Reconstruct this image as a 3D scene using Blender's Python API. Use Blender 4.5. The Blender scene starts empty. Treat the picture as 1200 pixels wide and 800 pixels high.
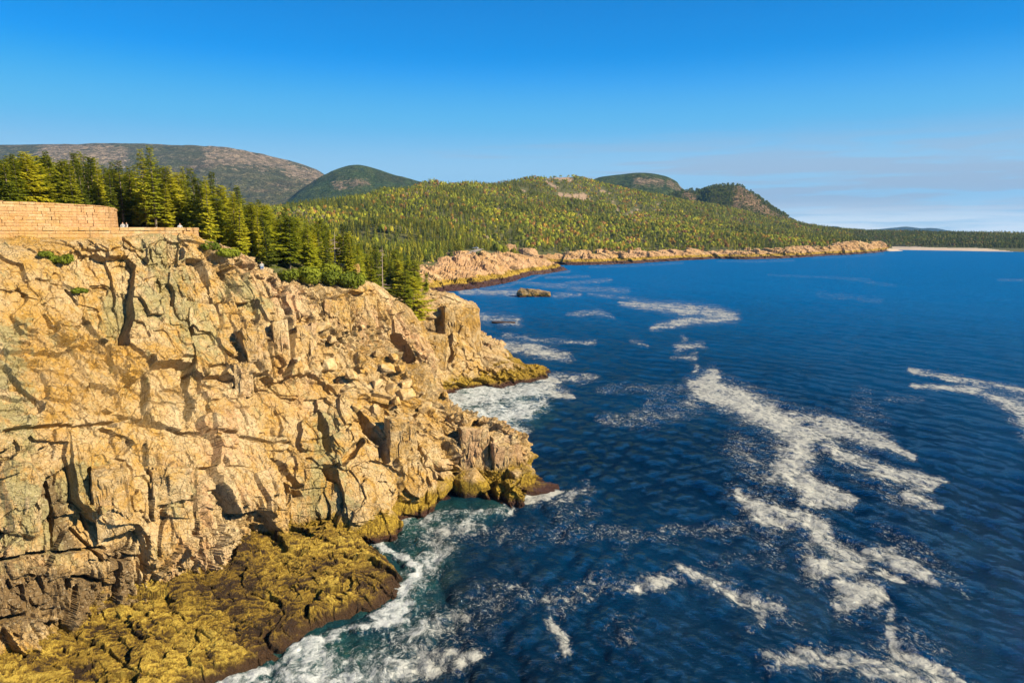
import bpy, math, random
import numpy as np

# ------------------------------------------------------------------ camera, sky, sun, exposure
scene = bpy.context.scene
PITCH = math.radians(9.0)
FPX = 820.0                       # focal length in pixels of the 1200 px wide photograph
CAMZ = 36.0
cam_d = bpy.data.cameras.new('camera')
cam = bpy.data.objects.new('camera', cam_d)
scene.collection.objects.link(cam)
cam.location = (0, 0, CAMZ)
cam.rotation_euler = (math.pi / 2 - PITCH, 0, 0)
cam_d.sensor_width = 36.0
cam_d.lens = 36.0 * FPX / 1200.0
cam_d.clip_start = 0.5
cam_d.clip_end = 60000
scene.camera = cam

SUN = np.array([0.94, -0.34, 0.0]); SUN /= np.linalg.norm(SUN)
SUN_EL = math.radians(33)
SUN_AZ = math.atan2(SUN[0], SUN[1])
to_sun = np.array([SUN[0] * math.cos(SUN_EL), SUN[1] * math.cos(SUN_EL), math.sin(SUN_EL)])

world = bpy.data.worlds.new('World'); scene.world = world; world.use_nodes = True
sun_d = bpy.data.lights.new('sun', 'SUN'); sun_d.energy = 4.9; sun_d.angle = math.radians(0.5)
sun_d.color = (1.0, 0.87, 0.62)
sun_o = bpy.data.objects.new('sun', sun_d); scene.collection.objects.link(sun_o)
from mathutils import Vector
sun_o.rotation_euler = Vector(to_sun).to_track_quat('Z', 'Y').to_euler()
sun_o.location = (200, -150, 300)

scene.view_settings.view_transform = 'Standard'
scene.view_settings.look = 'None'
scene.view_settings.gamma = 1.0
scene.view_settings.exposure = 1.0
scene.render.engine = 'CYCLES'
scene.cycles.max_bounces = 6
scene.cycles.diffuse_bounces = 1
scene.cycles.glossy_bounces = 2
scene.cycles.transmission_bounces = 2
scene.cycles.volume_bounces = 0
scene.cycles.transparent_max_bounces = 6
scene.cycles.caustics_reflective = False
scene.cycles.caustics_refractive = False

rnd = random.Random(7)
rng = np.random.default_rng(7)

# ------------------------------------------------------------------ projection helpers (photograph pixels <-> world)
cp, sp = math.cos(PITCH), math.sin(PITCH)
def ray(px, py):
    u = (px - 600.0) / FPX; v = (400.0 - py) / FPX
    return np.array([u, cp + v * sp, -sp + v * cp])
def PY(px, py, Y):                       # point seen at px,py lying at distance Y
    r = ray(px, py); t = Y / r[1]
    return np.array([r[0] * t, Y, CAMZ + r[2] * t])
def PZ(px, py, z=0.0):                   # point seen at px,py lying at height z
    r = ray(px, py); t = (z - CAMZ) / r[2]
    return np.array([r[0] * t, r[1] * t, z])
def proj(p):
    p = np.asarray(p, float)
    x, y, z = p[..., 0], p[..., 1], p[..., 2] - CAMZ
    d = np.maximum(y * cp - z * sp, 1e-3)
    v = y * sp + z * cp
    return 600 + FPX * x / d, 400 - FPX * v / d

# ------------------------------------------------------------------ numpy noise
def h32(ix, iy, iz, seed):
    with np.errstate(over='ignore'):
        h = (ix.astype(np.int64).astype(np.uint32) * np.uint32(0x8da6b343)) ^ \
            (iy.astype(np.int64).astype(np.uint32) * np.uint32(0xd8163841)) ^ \
            (iz.astype(np.int64).astype(np.uint32) * np.uint32(0xcb1ab31f)) ^ np.uint32((seed * 2654435761) & 0xffffffff)
        h ^= h >> np.uint32(16); h *= np.uint32(0x7feb352d); h ^= h >> np.uint32(15)
        h *= np.uint32(0x846ca68b); h ^= h >> np.uint32(16)
    return h
def u01(h): return (h & np.uint32(0xffffff)).astype(np.float32) / 16777216.0
def rehash(h, k):
    with np.errstate(over='ignore'):
        h = h + np.uint32((k * 0x9e3779b9) & 0xffffffff)
        h ^= h >> np.uint32(16); h *= np.uint32(0x7feb352d); h ^= h >> np.uint32(15)
    return h
def vnoise(p, seed=0):                   # value noise in -1..1
    f = np.floor(p).astype(np.int64); t = (p - f).astype(np.float32)
    t = t * t * t * (t * (t * 6 - 15) + 10)
    out = 0
    for dx in (0, 1):
        wx = t[:, 0] if dx else 1 - t[:, 0]
        for dy in (0, 1):
            wy = t[:, 1] if dy else 1 - t[:, 1]
            for dz in (0, 1):
                wz = t[:, 2] if dz else 1 - t[:, 2]
                out = out + wx * wy * wz * u01(h32(f[:, 0] + dx, f[:, 1] + dy, f[:, 2] + dz, seed))
    return out * 2 - 1
def fbm(p, octaves=4, seed=0, gain=0.5):
    a, s, out = 1.0, 0.0, 0
    for i in range(octaves):
        out = out + a * vnoise(p * (2.03 ** i) + i * 17.3, seed + i); s += a; a *= gain
    return out / s
def ridged(p, octaves=3, seed=0):
    a, s, out = 1.0, 0.0, 0
    for i in range(octaves):
        out = out + a * (1 - np.abs(vnoise(p * (2.1 ** i) + i * 9.1, seed + i))); s += a; a *= 0.5
    return out / s
def blocks(p, size, seed, off, grad, crack_d, crack_w, open_share=0.6, rot=None, power=4.0):
    """jointed rock: every Voronoi cell is a tilted facet, some joints between cells open as clefts"""
    size = np.asarray(size, np.float32)
    q = p if rot is None else p @ rot.T
    q = (q / size).astype(np.float32)
    base = np.floor(q - 0.5).astype(np.int64)
    n = len(q)
    F1 = np.full(n, 9e9, np.float32); F2 = np.full(n, 9e9, np.float32)
    H1 = np.zeros(n, np.uint32); H2 = np.zeros(n, np.uint32); D = np.zeros((n, 3), np.float32)
    for dx in (0, 1):
        for dy in (0, 1):
            for dz in (0, 1):
                cx, cy, cz = base[:, 0] + dx, base[:, 1] + dy, base[:, 2] + dz
                h = h32(cx, cy, cz, seed)
                c = np.stack([cx + .5 + (u01(h) - .5) * .75, cy + .5 + (u01(rehash(h, 1)) - .5) * .75,
                              cz + .5 + (u01(rehash(h, 2)) - .5) * .75], 1).astype(np.float32)
                d = q - c
                F = (np.abs(d) ** power).sum(1) ** (1 / power)
                m = F < F1
                F2 = np.where(m, F1, np.minimum(F2, F)); H2 = np.where(m, H1, np.where(F < F2 + 1e-9, h, H2))
                H1 = np.where(m, h, H1); D[m] = d[m]; F1 = np.where(m, F, F1)
    Dm = D * size
    r = [u01(rehash(H1, k)) for k in (3, 4, 5, 6, 7)]
    disp = (r[0] - .5) * 2 * off + grad * ((r[1] - .5) * Dm[:, 0] + (r[2] - .5) * Dm[:, 1] + (r[3] - .5) * Dm[:, 2]) * 2
    pair = u01(rehash(H1 ^ H2, 9))
    opened = np.clip((pair - (1 - open_share)) / max(open_share, .01), 0, 1)
    gap = (F2 - F1) * float(size.min())
    notch = np.exp(-(gap / crack_w) ** 2) * opened
    return (disp - crack_d * notch).astype(np.float32), r[4], notch
def seg_dist(px, py, pts):
    """distance in pixels to a polyline and position along it"""
    best = np.full(px.shape, 1e9, np.float32); bw = np.zeros(px.shape, np.float32)
    for i in range(len(pts) - 1):
        ax, ay = pts[i][0], pts[i][1]; bx, by = pts[i + 1][0], pts[i + 1][1]
        L = (bx - ax) ** 2 + (by - ay) ** 2 + 1e-6
        t = np.clip(((px - ax) * (bx - ax) + (py - ay) * (by - ay)) / L, 0, 1)
        d = np.hypot(px - ax - t * (bx - ax), py - ay - t * (by - ay))
        wa = pts[i][2] if len(pts[i]) > 2 else 1.0; wb = pts[i + 1][2] if len(pts[i + 1]) > 2 else wa
        w = wa + (wb - wa) * t
        m = d / w < best
        best = np.where(m, d / w, best)
    return best

# ------------------------------------------------------------------ object helpers
C = scene.collection
def mesh_np(name, verts, faces, mats, parent=None, smooth=False, attrs=None, mat_idx=None, cols=None, link=True):
    verts = np.asarray(verts, np.float32); faces = np.asarray(faces, np.int32)
    me = bpy.data.meshes.new(name)
    k = faces.shape[1]
    me.vertices.add(len(verts)); me.vertices.foreach_set('co', verts.ravel())
    me.loops.add(faces.size); me.loops.foreach_set('vertex_index', faces.ravel())
    me.polygons.add(len(faces))
    me.polygons.foreach_set('loop_start', np.arange(0, faces.size, k, dtype=np.int32))
    me.polygons.foreach_set('loop_total', np.full(len(faces), k, np.int32))
    me.polygons.foreach_set('use_smooth', np.full(len(faces), bool(smooth)))
    if mat_idx is not None: me.polygons.foreach_set('material_index', np.asarray(mat_idx, np.int32))
    me.update(calc_edges=True)
    for m in (mats if isinstance(mats, (list, tuple)) else [mats]): me.materials.append(m)
    if attrs:
        for an, av in attrs.items():
            a = me.attributes.new(an, 'FLOAT', 'POINT'); a.data.foreach_set('value', np.asarray(av, np.float32).ravel())
    if cols is not None:
        a = me.attributes.new('Col', 'FLOAT_COLOR', 'POINT')
        c4 = np.ones((len(verts), 4), np.float32); c4[:, :3] = cols
        a.data.foreach_set('color', c4.ravel())
    if not link: return me
    o = bpy.data.objects.new(name, me); C.objects.link(o)
    if parent is not None: o.parent = parent
    return o
def grid_faces(nu, nv):
    i = np.arange(nu - 1)[:, None] * nv + np.arange(nv - 1)[None, :]
    return np.stack([i, i + nv, i + nv + 1, i + 1], -1).reshape(-1, 4)
def tag(o, label=None, cat=None, group=None, kind=None):
    if label: o['label'] = label
    if cat: o['category'] = cat
    if group: o['group'] = group
    if kind: o['kind'] = kind
    return o
def empty(name, loc, rz=0):
    o = bpy.data.objects.new(name, None); C.objects.link(o); o.location = loc; o.rotation_euler = (0, 0, rz)
    return o
def child(name, me, parent):
    o = bpy.data.objects.new(name, me); C.objects.link(o); o.parent = parent
    return o

# ------------------------------------------------------------------ node helpers
class NT:
    def __init__(s, tree): s.t = tree; s.n = tree.nodes; s.l = tree.links
    def new(s, typ, **kw):
        n = s.n.new(typ)
        for k, v in kw.items():
            if k == 'ins':
                for i, val in v.items():
                    if isinstance(val, bpy.types.NodeSocket): s.l.new(val, n.inputs[i])
                    else: n.inputs[i].default_value = val
            else: setattr(n, k, v)
        return n
    def math(s, op, a, b=0.0, c=None, clamp=False):
        ins = {0: a, 1: b}
        if c is not None: ins[2] = c
        return s.new('ShaderNodeMath', operation=op, use_clamp=clamp, ins=ins).outputs[0]
    def noise(s, vec, scale, detail=4, rough=0.55, dist=0.0):
        return s.new('ShaderNodeTexNoise', ins={'Vector': vec, 'Scale': scale, 'Detail': detail, 'Roughness': rough, 'Distortion': dist}).outputs[0]
    def vor(s, vec, scale, feature='F1', out=0):
        return s.new('ShaderNodeTexVoronoi', feature=feature, ins={'Vector': vec, 'Scale': scale}).outputs[out]
    def ramp(s, fac, lo, hi, a=0.0, b=1.0):
        n = s.new('ShaderNodeMapRange', interpolation_type='SMOOTHSTEP', ins={0: fac, 1: lo, 2: hi, 3: a, 4: b})
        return n.outputs[0]
    def mix(s, fac, a, b, mode='MIX'):
        n = s.new('ShaderNodeMix', data_type='RGBA', blend_type=mode)
        for i, v in ((0, fac), (6, a), (7, b)):
            if isinstance(v, bpy.types.NodeSocket): s.l.new(v, n.inputs[i])
            elif i == 0: n.inputs[0].default_value = v
            else: n.inputs[i].default_value = (*v, 1.0)
        return n.outputs[2]
    def scale(s, vec, sc, rot=(0, 0, 0)):
        return s.new('ShaderNodeMapping', ins={'Vector': vec, 'Scale': sc, 'Rotation': rot}).outputs[0]
    def attr(s, name):
        return s.new('ShaderNodeAttribute', attribute_name=name)
def material(name):
    m = bpy.data.materials.new(name); m.use_nodes = True
    t = NT(m.node_tree); t.n.clear()
    out = t.new('ShaderNodeOutputMaterial')
    b = t.new('ShaderNodeBsdfPrincipled')
    t.l.new(b.outputs[0], out.inputs[0])
    return m, t, b, out

# ------------------------------------------------------------------ world: nishita sky, tinted, thin cloud bands near the horizon
w = NT(world.node_tree); w.n.clear()
wo = w.new('ShaderNodeOutputWorld')
sky = w.new('ShaderNodeTexSky', sky_type='NISHITA', sun_disc=False, sun_elevation=SUN_EL, sun_rotation=SUN_AZ,
            altitude=50, air_density=1.0, dust_density=0.25, ozone_density=3.0)
tc0 = w.new('ShaderNodeTexCoord')
s0 = w.new('ShaderNodeSeparateXYZ', ins={0: tc0.outputs['Generated']})
sx_ = w.math('MULTIPLY', s0.outputs[0], 0.35)
sy_ = w.math('SQRT', w.math('MAXIMUM', w.math('SUBTRACT', w.math('SUBTRACT', 1.0, w.math('MULTIPLY', s0.outputs[2], s0.outputs[2])), w.math('MULTIPLY', sx_, sx_)), 0.01))
w.l.new(w.new('ShaderNodeCombineXYZ', ins={0: sx_, 1: sy_, 2: s0.outputs[2]}).outputs[0], sky.inputs[0])
gm = w.new('ShaderNodeGamma', ins={'Color': w.mix(1.0, sky.outputs[0], (0.125, 0.125, 0.125), 'MULTIPLY'), 'Gamma': 1.32})
hs0 = w.new('ShaderNodeHueSaturation', ins={'Hue': 0.491, 'Saturation': 1.50, 'Value': 9.3, 'Color': gm.outputs[0]})
sc3 = w.new('ShaderNodeSeparateColor', ins={0: hs0.outputs[0]})
hs = w.new('ShaderNodeCombineColor', ins={0: w.math('MULTIPLY', w.math('MAXIMUM', w.math('SUBTRACT', sc3.outputs[0], 0.26), 0.0), 1.3),
    1: w.math('MULTIPLY', sc3.outputs[1], 0.93), 2: w.math('MINIMUM', w.math('MULTIPLY', sc3.outputs[2], 1.12), 5.7)})
tc = w.new('ShaderNodeTexCoord')
sep = w.new('ShaderNodeSeparateXYZ', ins={0: tc.outputs['Generated']})
el = sep.outputs[2]
hx = w.math('DIVIDE', sep.outputs[0], w.math('MAXIMUM', sep.outputs[1], 0.05))
comb = w.new('ShaderNodeCombineXYZ', ins={0: w.math('MULTIPLY', hx, 1.6), 1: w.math('MULTIPLY', el, 26.0), 2: 3.1})
cn = w.noise(comb.outputs[0], 1.6, 7, 0.62, 0.25)
comb2 = w.new('ShaderNodeCombineXYZ', ins={0: w.math('MULTIPLY', hx, 4.0), 1: w.math('MULTIPLY', el, 90.0), 2: 8.1})
cn2 = w.noise(comb2.outputs[0], 1.5, 6, 0.6, 0.2)
right = w.ramp(hx, -0.25, 0.42)
band = w.math('MULTIPLY', w.ramp(el, 0.012, 0.03), w.math('SUBTRACT', 1.0, w.ramp(el, 0.055, 0.15)))
thr = w.math('SUBTRACT', 0.59, w.math('MULTIPLY', right, 0.17))
cmask = w.math('MULTIPLY', w.ramp(w.math('SUBTRACT', w.math('ADD', w.math('MULTIPLY', cn, 0.75), w.math('MULTIPLY', cn2, 0.25)), thr), 0.0, 0.10), band)
cmask = w.math('MULTIPLY', cmask, 0.78)
CLOUD = (2.5, 3.05, 4.0)
grad = w.mix(w.ramp(el, 0.235, 0.11, 0.0, 0.9), hs.outputs[0], (1.0, 3.15, 5.5))
grad = w.mix(w.ramp(el, 0.14, 0.075, 0.0, 0.85), grad, (2.2, 3.9, 5.5))
col = w.mix(cmask, grad, CLOUD)
# pale warm band just above the horizon
low = w.math('MULTIPLY', w.math('SUBTRACT', 1.0, w.ramp(el, 0.005, 0.045)), w.math('MULTIPLY', w.math('ADD', w.ramp(cn2, 0.25, 0.6), 0.2), w.math('ADD', 0.12, w.math('MULTIPLY', right, 0.62))))
col = w.mix(low, col, (5.4, 5.9, 6.4))
bg = w.new('ShaderNodeBackground', ins={'Color': col, 'Strength': 0.080})
w.l.new(bg.outputs[0], wo.inputs[0])

# ------------------------------------------------------------------ materials
def rock_material(name, weed_top=2.4, pink=0.0, bump=0.35, detail_scale=1.0, weed_on=1.0, bright=1.0, coarse=1.0, wet_top=0.85, seam_amt=0.5):
    m, t, b, out = material(name)
    geo = t.new('ShaderNodeNewGeometry'); pos = geo.outputs['Position']
    z = t.new('ShaderNodeSeparateXYZ', ins={0: pos}).outputs[2]
    nz = t.new('ShaderNodeSeparateXYZ', ins={0: geo.outputs['True Normal']}).outputs[2]
    cell = t.attr('cell').outputs['Fac']; c2 = t.attr('cell2').outputs['Fac']
    big = t.noise(pos, 0.055 * coarse, 4, 0.6)
    mid = t.noise(pos, 0.33 * coarse, 5, 0.65, 0.4)
    fine = t.noise(pos, 2.3 * detail_scale, 6, 0.7)
    streak = t.noise(t.scale(pos, (1.1, 1.1, 0.10)), 0.9 * coarse, 5, 0.65, 0.3)
    streak2 = t.noise(t.scale(pos, (2.6, 2.6, 0.16)), 1.1, 5, 0.7)
    pale = (0.62 * bright, 0.46 * bright, 0.255 * bright)
    tan = (0.50 * bright, 0.315 * bright, 0.120 * bright)
    pinkc = (0.54 * bright, 0.30 * bright, 0.155 * bright)
    ochre = (0.50 * bright, 0.275 * bright, 0.045 * bright)
    grey = (0.31 * bright, 0.29 * bright, 0.135 * bright)
    dark = (0.15 * bright, 0.095 * bright, 0.045 * bright)
    nC = t.noise(pos, 0.75 * coarse, 8, 0.8, 0.8)
    base = t.mix(t.ramp(t.math('ADD', t.math('MULTIPLY', cell, 0.30), t.math('MULTIPLY', nC, 1.0)), 0.42, 0.76), tan, pale)
    base = t.mix(t.ramp(t.math('ADD', t.math('MULTIPLY', c2, 0.25), t.math('ADD', t.math('MULTIPLY', big, 0.8), t.math('MULTIPLY', mid, 0.5))), 0.78 - 0.35 * pink, 1.0 - 0.35 * pink, 0.0, 0.75), base, pinkc)
    base = t.mix(t.math('MULTIPLY', t.ramp(t.math('ADD', big, t.math('MULTIPLY', nC, 0.5)), 0.86, 0.64), t.ramp(mid, 0.40, 0.62, 0.15, 0.9 * (1 - 0.6 * pink))), base, ochre)
    ogr = t.attr('ochre').outputs['Fac']
    base = t.mix(t.math('MULTIPLY', ogr, t.ramp(t.math('ADD', mid, t.math('MULTIPLY', nC, 0.8)), 0.70, 1.1, 0.1, 0.85)), base, ochre)
    gat = t.attr('lichen').outputs['Fac']
    g = t.ramp(t.math('ADD', t.math('ADD', t.math('MULTIPLY', streak, .7), t.math('MULTIPLY', nC, .3)), t.math('MULTIPLY', gat, 0.16)), 0.54, 0.68, 0.0, 0.72 * (1 - 0.5 * pink))
    base = t.mix(g, base, grey)
    dk = t.ramp(t.math('ADD', streak2, t.math('MULTIPLY', t.attr('stain').outputs['Fac'], 0.3)), 0.54, 0.74, 0.0, 0.85)
    base = t.mix(dk, base, dark)
    base = t.mix(t.ramp(t.noise(pos, 1.6 * detail_scale, 6, 0.78, 1.0), 0.53, 0.67, 0.0, 0.75), base, (0.19 * bright, 0.11 * bright, 0.038 * bright))
    sp1 = t.noise(pos, 6.5 * detail_scale, 5, 0.8)
    base = t.mix(t.ramp(sp1, 0.50, 0.68, 0.0, 0.55), base, dark)
    sp2 = t.noise(t.scale(pos, (1, 1, 1.9)), 3.2 * detail_scale, 6, 0.75, 0.6)
    base = t.mix(t.ramp(sp2, 0.55, 0.66, 0.0, 0.6), base, (0.66 * bright, 0.55 * bright, 0.38 * bright))
    jv = t.new('ShaderNodeVectorMath', operation='ADD', ins={0: pos, 1: t.new('ShaderNodeVectorMath', operation='SCALE', ins={0: t.new('ShaderNodeTexNoise', ins={'Vector': pos, 'Scale': 0.9 * detail_scale, 'Detail': 5}).outputs[1], 'Scale': 0.7 / detail_scale}).outputs[0]}).outputs[0]
    j1 = t.vor(t.scale(jv, (1.0, 1.0, 0.45), (0.2, -0.15, 0.5)), 0.75 * detail_scale, 'DISTANCE_TO_EDGE')
    j2 = t.vor(t.scale(jv, (1.0, 1.0, 0.7), (0.5, 0.3, 0.1)), 2.1 * detail_scale, 'DISTANCE_TO_EDGE')
    jn = t.ramp(t.noise(pos, 0.5 * detail_scale, 4, .7), .42, .58)
    jn2 = t.ramp(t.noise(pos, 1.3 * detail_scale, 4, .7), .45, .6)
    seam = t.math('MAXIMUM', t.math('MULTIPLY', t.ramp(j1, 0.006, 0.035, 1.0, 0.0), jn), t.math('MULTIPLY', t.ramp(j2, 0.008, 0.05, 1.0, 0.0), jn2))
    base = t.mix(t.math('MULTIPLY', seam, seam_amt), base, (0.06, 0.035, 0.015))
    # yellow rockweed zone above a dark wet band
    zn = t.math('ADD', z, t.math('MULTIPLY', t.math('SUBTRACT', mid, 0.5), -5.0))
    zn = t.math('ADD', zn, t.math('MULTIPLY', t.math('SUBTRACT', fine, 0.5), -1.6))
    weed = t.ramp(zn, weed_top - 0.7, weed_top + 0.5, weed_on, 0.0)
    wn = t.noise(t.scale(pos, (1, 1, 0.5)), 3.0 * detail_scale, 5, 0.7, 0.8)
    wcol = t.mix(t.ramp(wn, 0.38, 0.62), (0.16, 0.095, 0.012), (0.44, 0.29, 0.035))
    base = t.mix(weed, base, wcol)
    wet = t.ramp(t.math('ADD', z, t.math('MULTIPLY', t.math('SUBTRACT', fine, 0.5), -1.5)), wet_top - .4, wet_top + .4, 1.0 * min(1, weed_on + .3), 0.0)
    base = t.mix(wet, base, (0.055, 0.022, 0.012))
    t.l.new(base, b.inputs['Base Color'])
    b.inputs['Specular IOR Level'].default_value = 0.25
    rough = t.math('SUBTRACT', 0.9, t.math('MULTIPLY', wet, 0.45))
    t.l.new(rough, b.inputs['Roughness'])
    hgt = t.math('ADD', t.math('MULTIPLY', fine, 0.5), t.math('MULTIPLY', t.vor(pos, 1.3 * detail_scale, 'DISTANCE_TO_EDGE'), -0.15))
    hgt = t.math('SUBTRACT', hgt, t.math('MULTIPLY', seam, 0.35 if seam_amt > 0 else 0.0))
    hgt = t.math('ADD', hgt, t.math('ADD', t.math('MULTIPLY', sp2, 0.35), t.math('MULTIPLY', nC, 0.8)))
    bp = t.new('ShaderNodeBump', ins={'Strength': bump, 'Distance': 0.5, 'Height': hgt})
    t.l.new(bp.outputs[0], b.inputs['Normal'])
    return m
M_cliff = rock_material('granite_cliff', bump=0.9, weed_top=3.0)
M_shore = rock_material('pink_granite', weed_top=6.0, pink=0.75, bump=1.0, detail_scale=0.25, coarse=0.25, wet_top=3.2, bright=.9)
M_orange = rock_material('orange_granite', weed_on=0, bump=1.0, bright=0.8, pink=1.6, detail_scale=.3, coarse=.5)
M_islet = rock_material('weathered_dark_rock', weed_top=1.6, bump=1.0, bright=0.5, detail_scale=.6, wet_top=1.0)
M_boulder = rock_material('granite_boulder', weed_top=1.0, bump=0.5)

def weed_material():
    m, t, b, out = material('rockweed')
    geo = t.new('ShaderNodeNewGeometry'); pos = geo.outputs['Position']
    z = t.new('ShaderNodeSeparateXYZ', ins={0: pos}).outputs[2]
    hump = t.attr('hump').outputs['Fac']
    big = t.noise(pos, 0.16, 4, 0.6)
    n1 = t.noise(t.scale(pos, (1.0, 1.0, 1.0)), 1.1, 6, 0.7, 0.9)
    st = t.noise(t.scale(pos, (3.2, 1.0, 1.0), (0, 0, math.radians(-32))), 1.5, 6, 0.75, 1.6)
    f = t.math('ADD', t.math('MULTIPLY', hump, 0.55), t.math('MULTIPLY', st, 0.8))
    f = t.math('ADD', f, t.math('MULTIPLY', t.math('SUBTRACT', big, 0.5), 1.5))
    nf = t.noise(t.scale(pos, (2.2, 1.0, 1.0), (0, 0, math.radians(-32))), 3.4, 8, 0.85, 2.0)
    f = t.math('ADD', f, t.math('MULTIPLY', t.math('SUBTRACT', nf, 0.5), 1.6))
    c = t.mix(t.ramp(f, 0.45, 0.85), (0.035, 0.018, 0.008), (0.24, 0.145, 0.016))
    c = t.mix(t.ramp(f, 0.80, 1.20), c, (0.60, 0.42, 0.07))
    c = t.mix(t.ramp(n1, 0.60, 0.74, 0, 0.5), c, (0.52, 0.36, 0.12))
    wet = t.ramp(t.math('ADD', z, t.math('MULTIPLY', t.math('SUBTRACT', n1, 0.5), -1.8)), 0.35, 1.3, 1.0, 0.0)
    c = t.mix(wet, c, (0.06, 0.030, 0.012))
    t.l.new(c, b.inputs['Base Color'])
    b.inputs['Roughness'].default_value = 0.62
    b.inputs['Specular IOR Level'].default_value = 0.3
    h = t.math('ADD', t.math('MULTIPLY', st, 1.0), t.math('MULTIPLY', n1, 0.4))
    bp = t.new('ShaderNodeBump', ins={'Strength': 0.9, 'Distance': 0.45, 'Height': h})
    t.l.new(bp.outputs[0], b.inputs['Normal'])
    return m
M_weed = weed_material()

def leaf_material(name, col, vary=0.25, attr=False, transl=0.25):
    m, t, b, out = material(name)
    oi = t.new('ShaderNodeObjectInfo')
    pos = t.new('ShaderNodeNewGeometry').outputs['Position']
    base = t.attr('Col').outputs['Color'] if attr else None
    if base is None:
        n = t.noise(pos, 0.5, 3, 0.6)
        c0 = tuple(x * 0.62 for x in col); c1 = (col[0] * 1.35, col[1] * 1.18, col[2] * 1.1)
        base = t.mix(t.ramp(t.math('ADD', t.math('MULTIPLY', n, 0.7), t.math('MULTIPLY', oi.outputs['Random'], 0.5)), 0.3, 0.9), c0, c1)
    t.l.new(base, b.inputs['Base Color'])
    b.inputs['Roughness'].default_value = 0.75
    b.inputs['Specular IOR Level'].default_value = 0.15
    tr = t.new('ShaderNodeBsdfTranslucent', ins={'Color': base})
    mx = t.new('ShaderNodeMixShader', ins={0: transl})
    t.l.new(b.outputs[0], mx.inputs[1]); t.l.new(tr.outputs[0], mx.inputs[2]); t.l.new(mx.outputs[0], out.inputs[0])
    return m
M_needle = leaf_material('spruce_needles', (0.29, 0.34, 0.022), transl=0.45)
M_needle_y = leaf_material('pitch_pine_needles', (0.44, 0.46, 0.03), transl=0.42)
M_needle_d = leaf_material('dark_spruce_needles', (0.16, 0.205, 0.022), transl=0.4)
M_shrub = leaf_material('shrub_leaves', (0.17, 0.22, 0.02), transl=0.3)
M_forest = leaf_material('forest_foliage', (1, 1, 1), attr=True, transl=0.25)
def simple(name, col, rough=0.9, noise_scale=None, col2=None, metallic=0.0, spec=0.3):
    m, t, b, out = material(name)
    if noise_scale:
        pos = t.new('ShaderNodeNewGeometry').outputs['Position']
        c = t.mix(t.ramp(t.noise(pos, noise_scale, 4, 0.65), 0.35, 0.65), col, col2)
        t.l.new(c, b.inputs['Base Color'])
    else: b.inputs['Base Color'].default_value = (*col, 1)
    b.inputs['Roughness'].default_value = rough; b.inputs['Metallic'].default_value = metallic
    b.inputs['Specular IOR Level'].default_value = spec
    return m
M_bark = simple('grey_bark', (0.20, 0.16, 0.12), 0.95, 2.0, (0.10, 0.075, 0.055))
M_dead = simple('bleached_wood', (0.42, 0.34, 0.28), 0.95, 2.0, (0.30, 0.22, 0.18))
M_sand = simple('sand', (0.52, 0.42, 0.32), 0.95, 0.05, (0.45, 0.36, 0.27))
def ground_material():
    m, t, b, out = material('forest_floor')
    pos = t.new('ShaderNodeNewGeometry').outputs['Position']
    n = t.noise(pos, 0.11, 8, 0.85)
    c = t.mix(t.ramp(n, 0.35, 0.65), (0.045, 0.06, 0.014), (0.11, 0.095, 0.022))
    bare = t.attr('bare').outputs['Fac']
    n2 = t.noise(pos, 0.12, 5, 0.7)
    rock = t.mix(t.ramp(n2, 0.4, 0.6), (0.42, 0.26, 0.17), (0.30, 0.21, 0.14))
    c = t.mix(t.ramp(t.math('ADD', bare, t.math('MULTIPLY', t.math('SUBTRACT', n2, 0.5), 0.9)), 0.42, 0.62), c, rock)
    t.l.new(c, b.inputs['Base Color']); b.inputs['Roughness'].default_value = 0.95
    bp = t.new('ShaderNodeBump', ins={'Strength': 0.8, 'Distance': 3.0, 'Height': n2}); t.l.new(bp.outputs[0], b.inputs['Normal'])
    return m
M_ground = ground_material()
def hill_material(name, veg1, veg2, rock, red, rock_amt, scale):
    m, t, b, out = material(name)
    geo = t.new('ShaderNodeNewGeometry'); pos = geo.outputs['Position']
    n = t.noise(pos, scale, 7, 0.72, 0.3); n2 = t.noise(pos, scale * 3.7, 6, 0.75); n3 = t.noise(pos, scale * 14, 4, 0.8)
    c = t.mix(t.ramp(n2, 0.4, 0.62), veg1, veg2)
    c = t.mix(t.ramp(n, 0.52, 0.66, 0, 0.7), c, red)
    bare = t.attr('bare').outputs['Fac']
    r = t.math('ADD', t.math('MULTIPLY', n2, 0.7), t.math('ADD', t.math('MULTIPLY', n3, 0.5), t.math('MULTIPLY', bare, 0.55)))
    nv = t.noise(t.scale(pos, (1, 1, 2.5)), scale * 2.2, 8, 0.8, 0.5); n4 = t.noise(pos, scale * 8, 6, 0.85, 1.0)
    r = t.math('ADD', t.math('ADD', t.math('MULTIPLY', nv, 0.55), t.math('MULTIPLY', n4, 0.55)), t.math('MULTIPLY', bare, 0.20))
    c = t.mix(t.ramp(r, 0.70 - rock_amt * .3, 0.80 - rock_amt * .3), c, rock)
    c = t.mix(t.ramp(n4, 0.46, 0.60, 0.75, 0), c, tuple(x * 0.35 for x in veg1))
    t.l.new(c, b.inputs['Base Color']); b.inputs['Roughness'].default_value = 1.0
    b.inputs['Specular IOR Level'].default_value = 0.05
    bp = t.new('ShaderNodeBump', ins={'Strength': 1.0, 'Distance': 0.35 / scale, 'Height': t.math('ADD', n2, t.math('MULTIPLY', n3, 0.35))})
    t.l.new(bp.outputs[0], b.inputs['Normal'])
    return m

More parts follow.
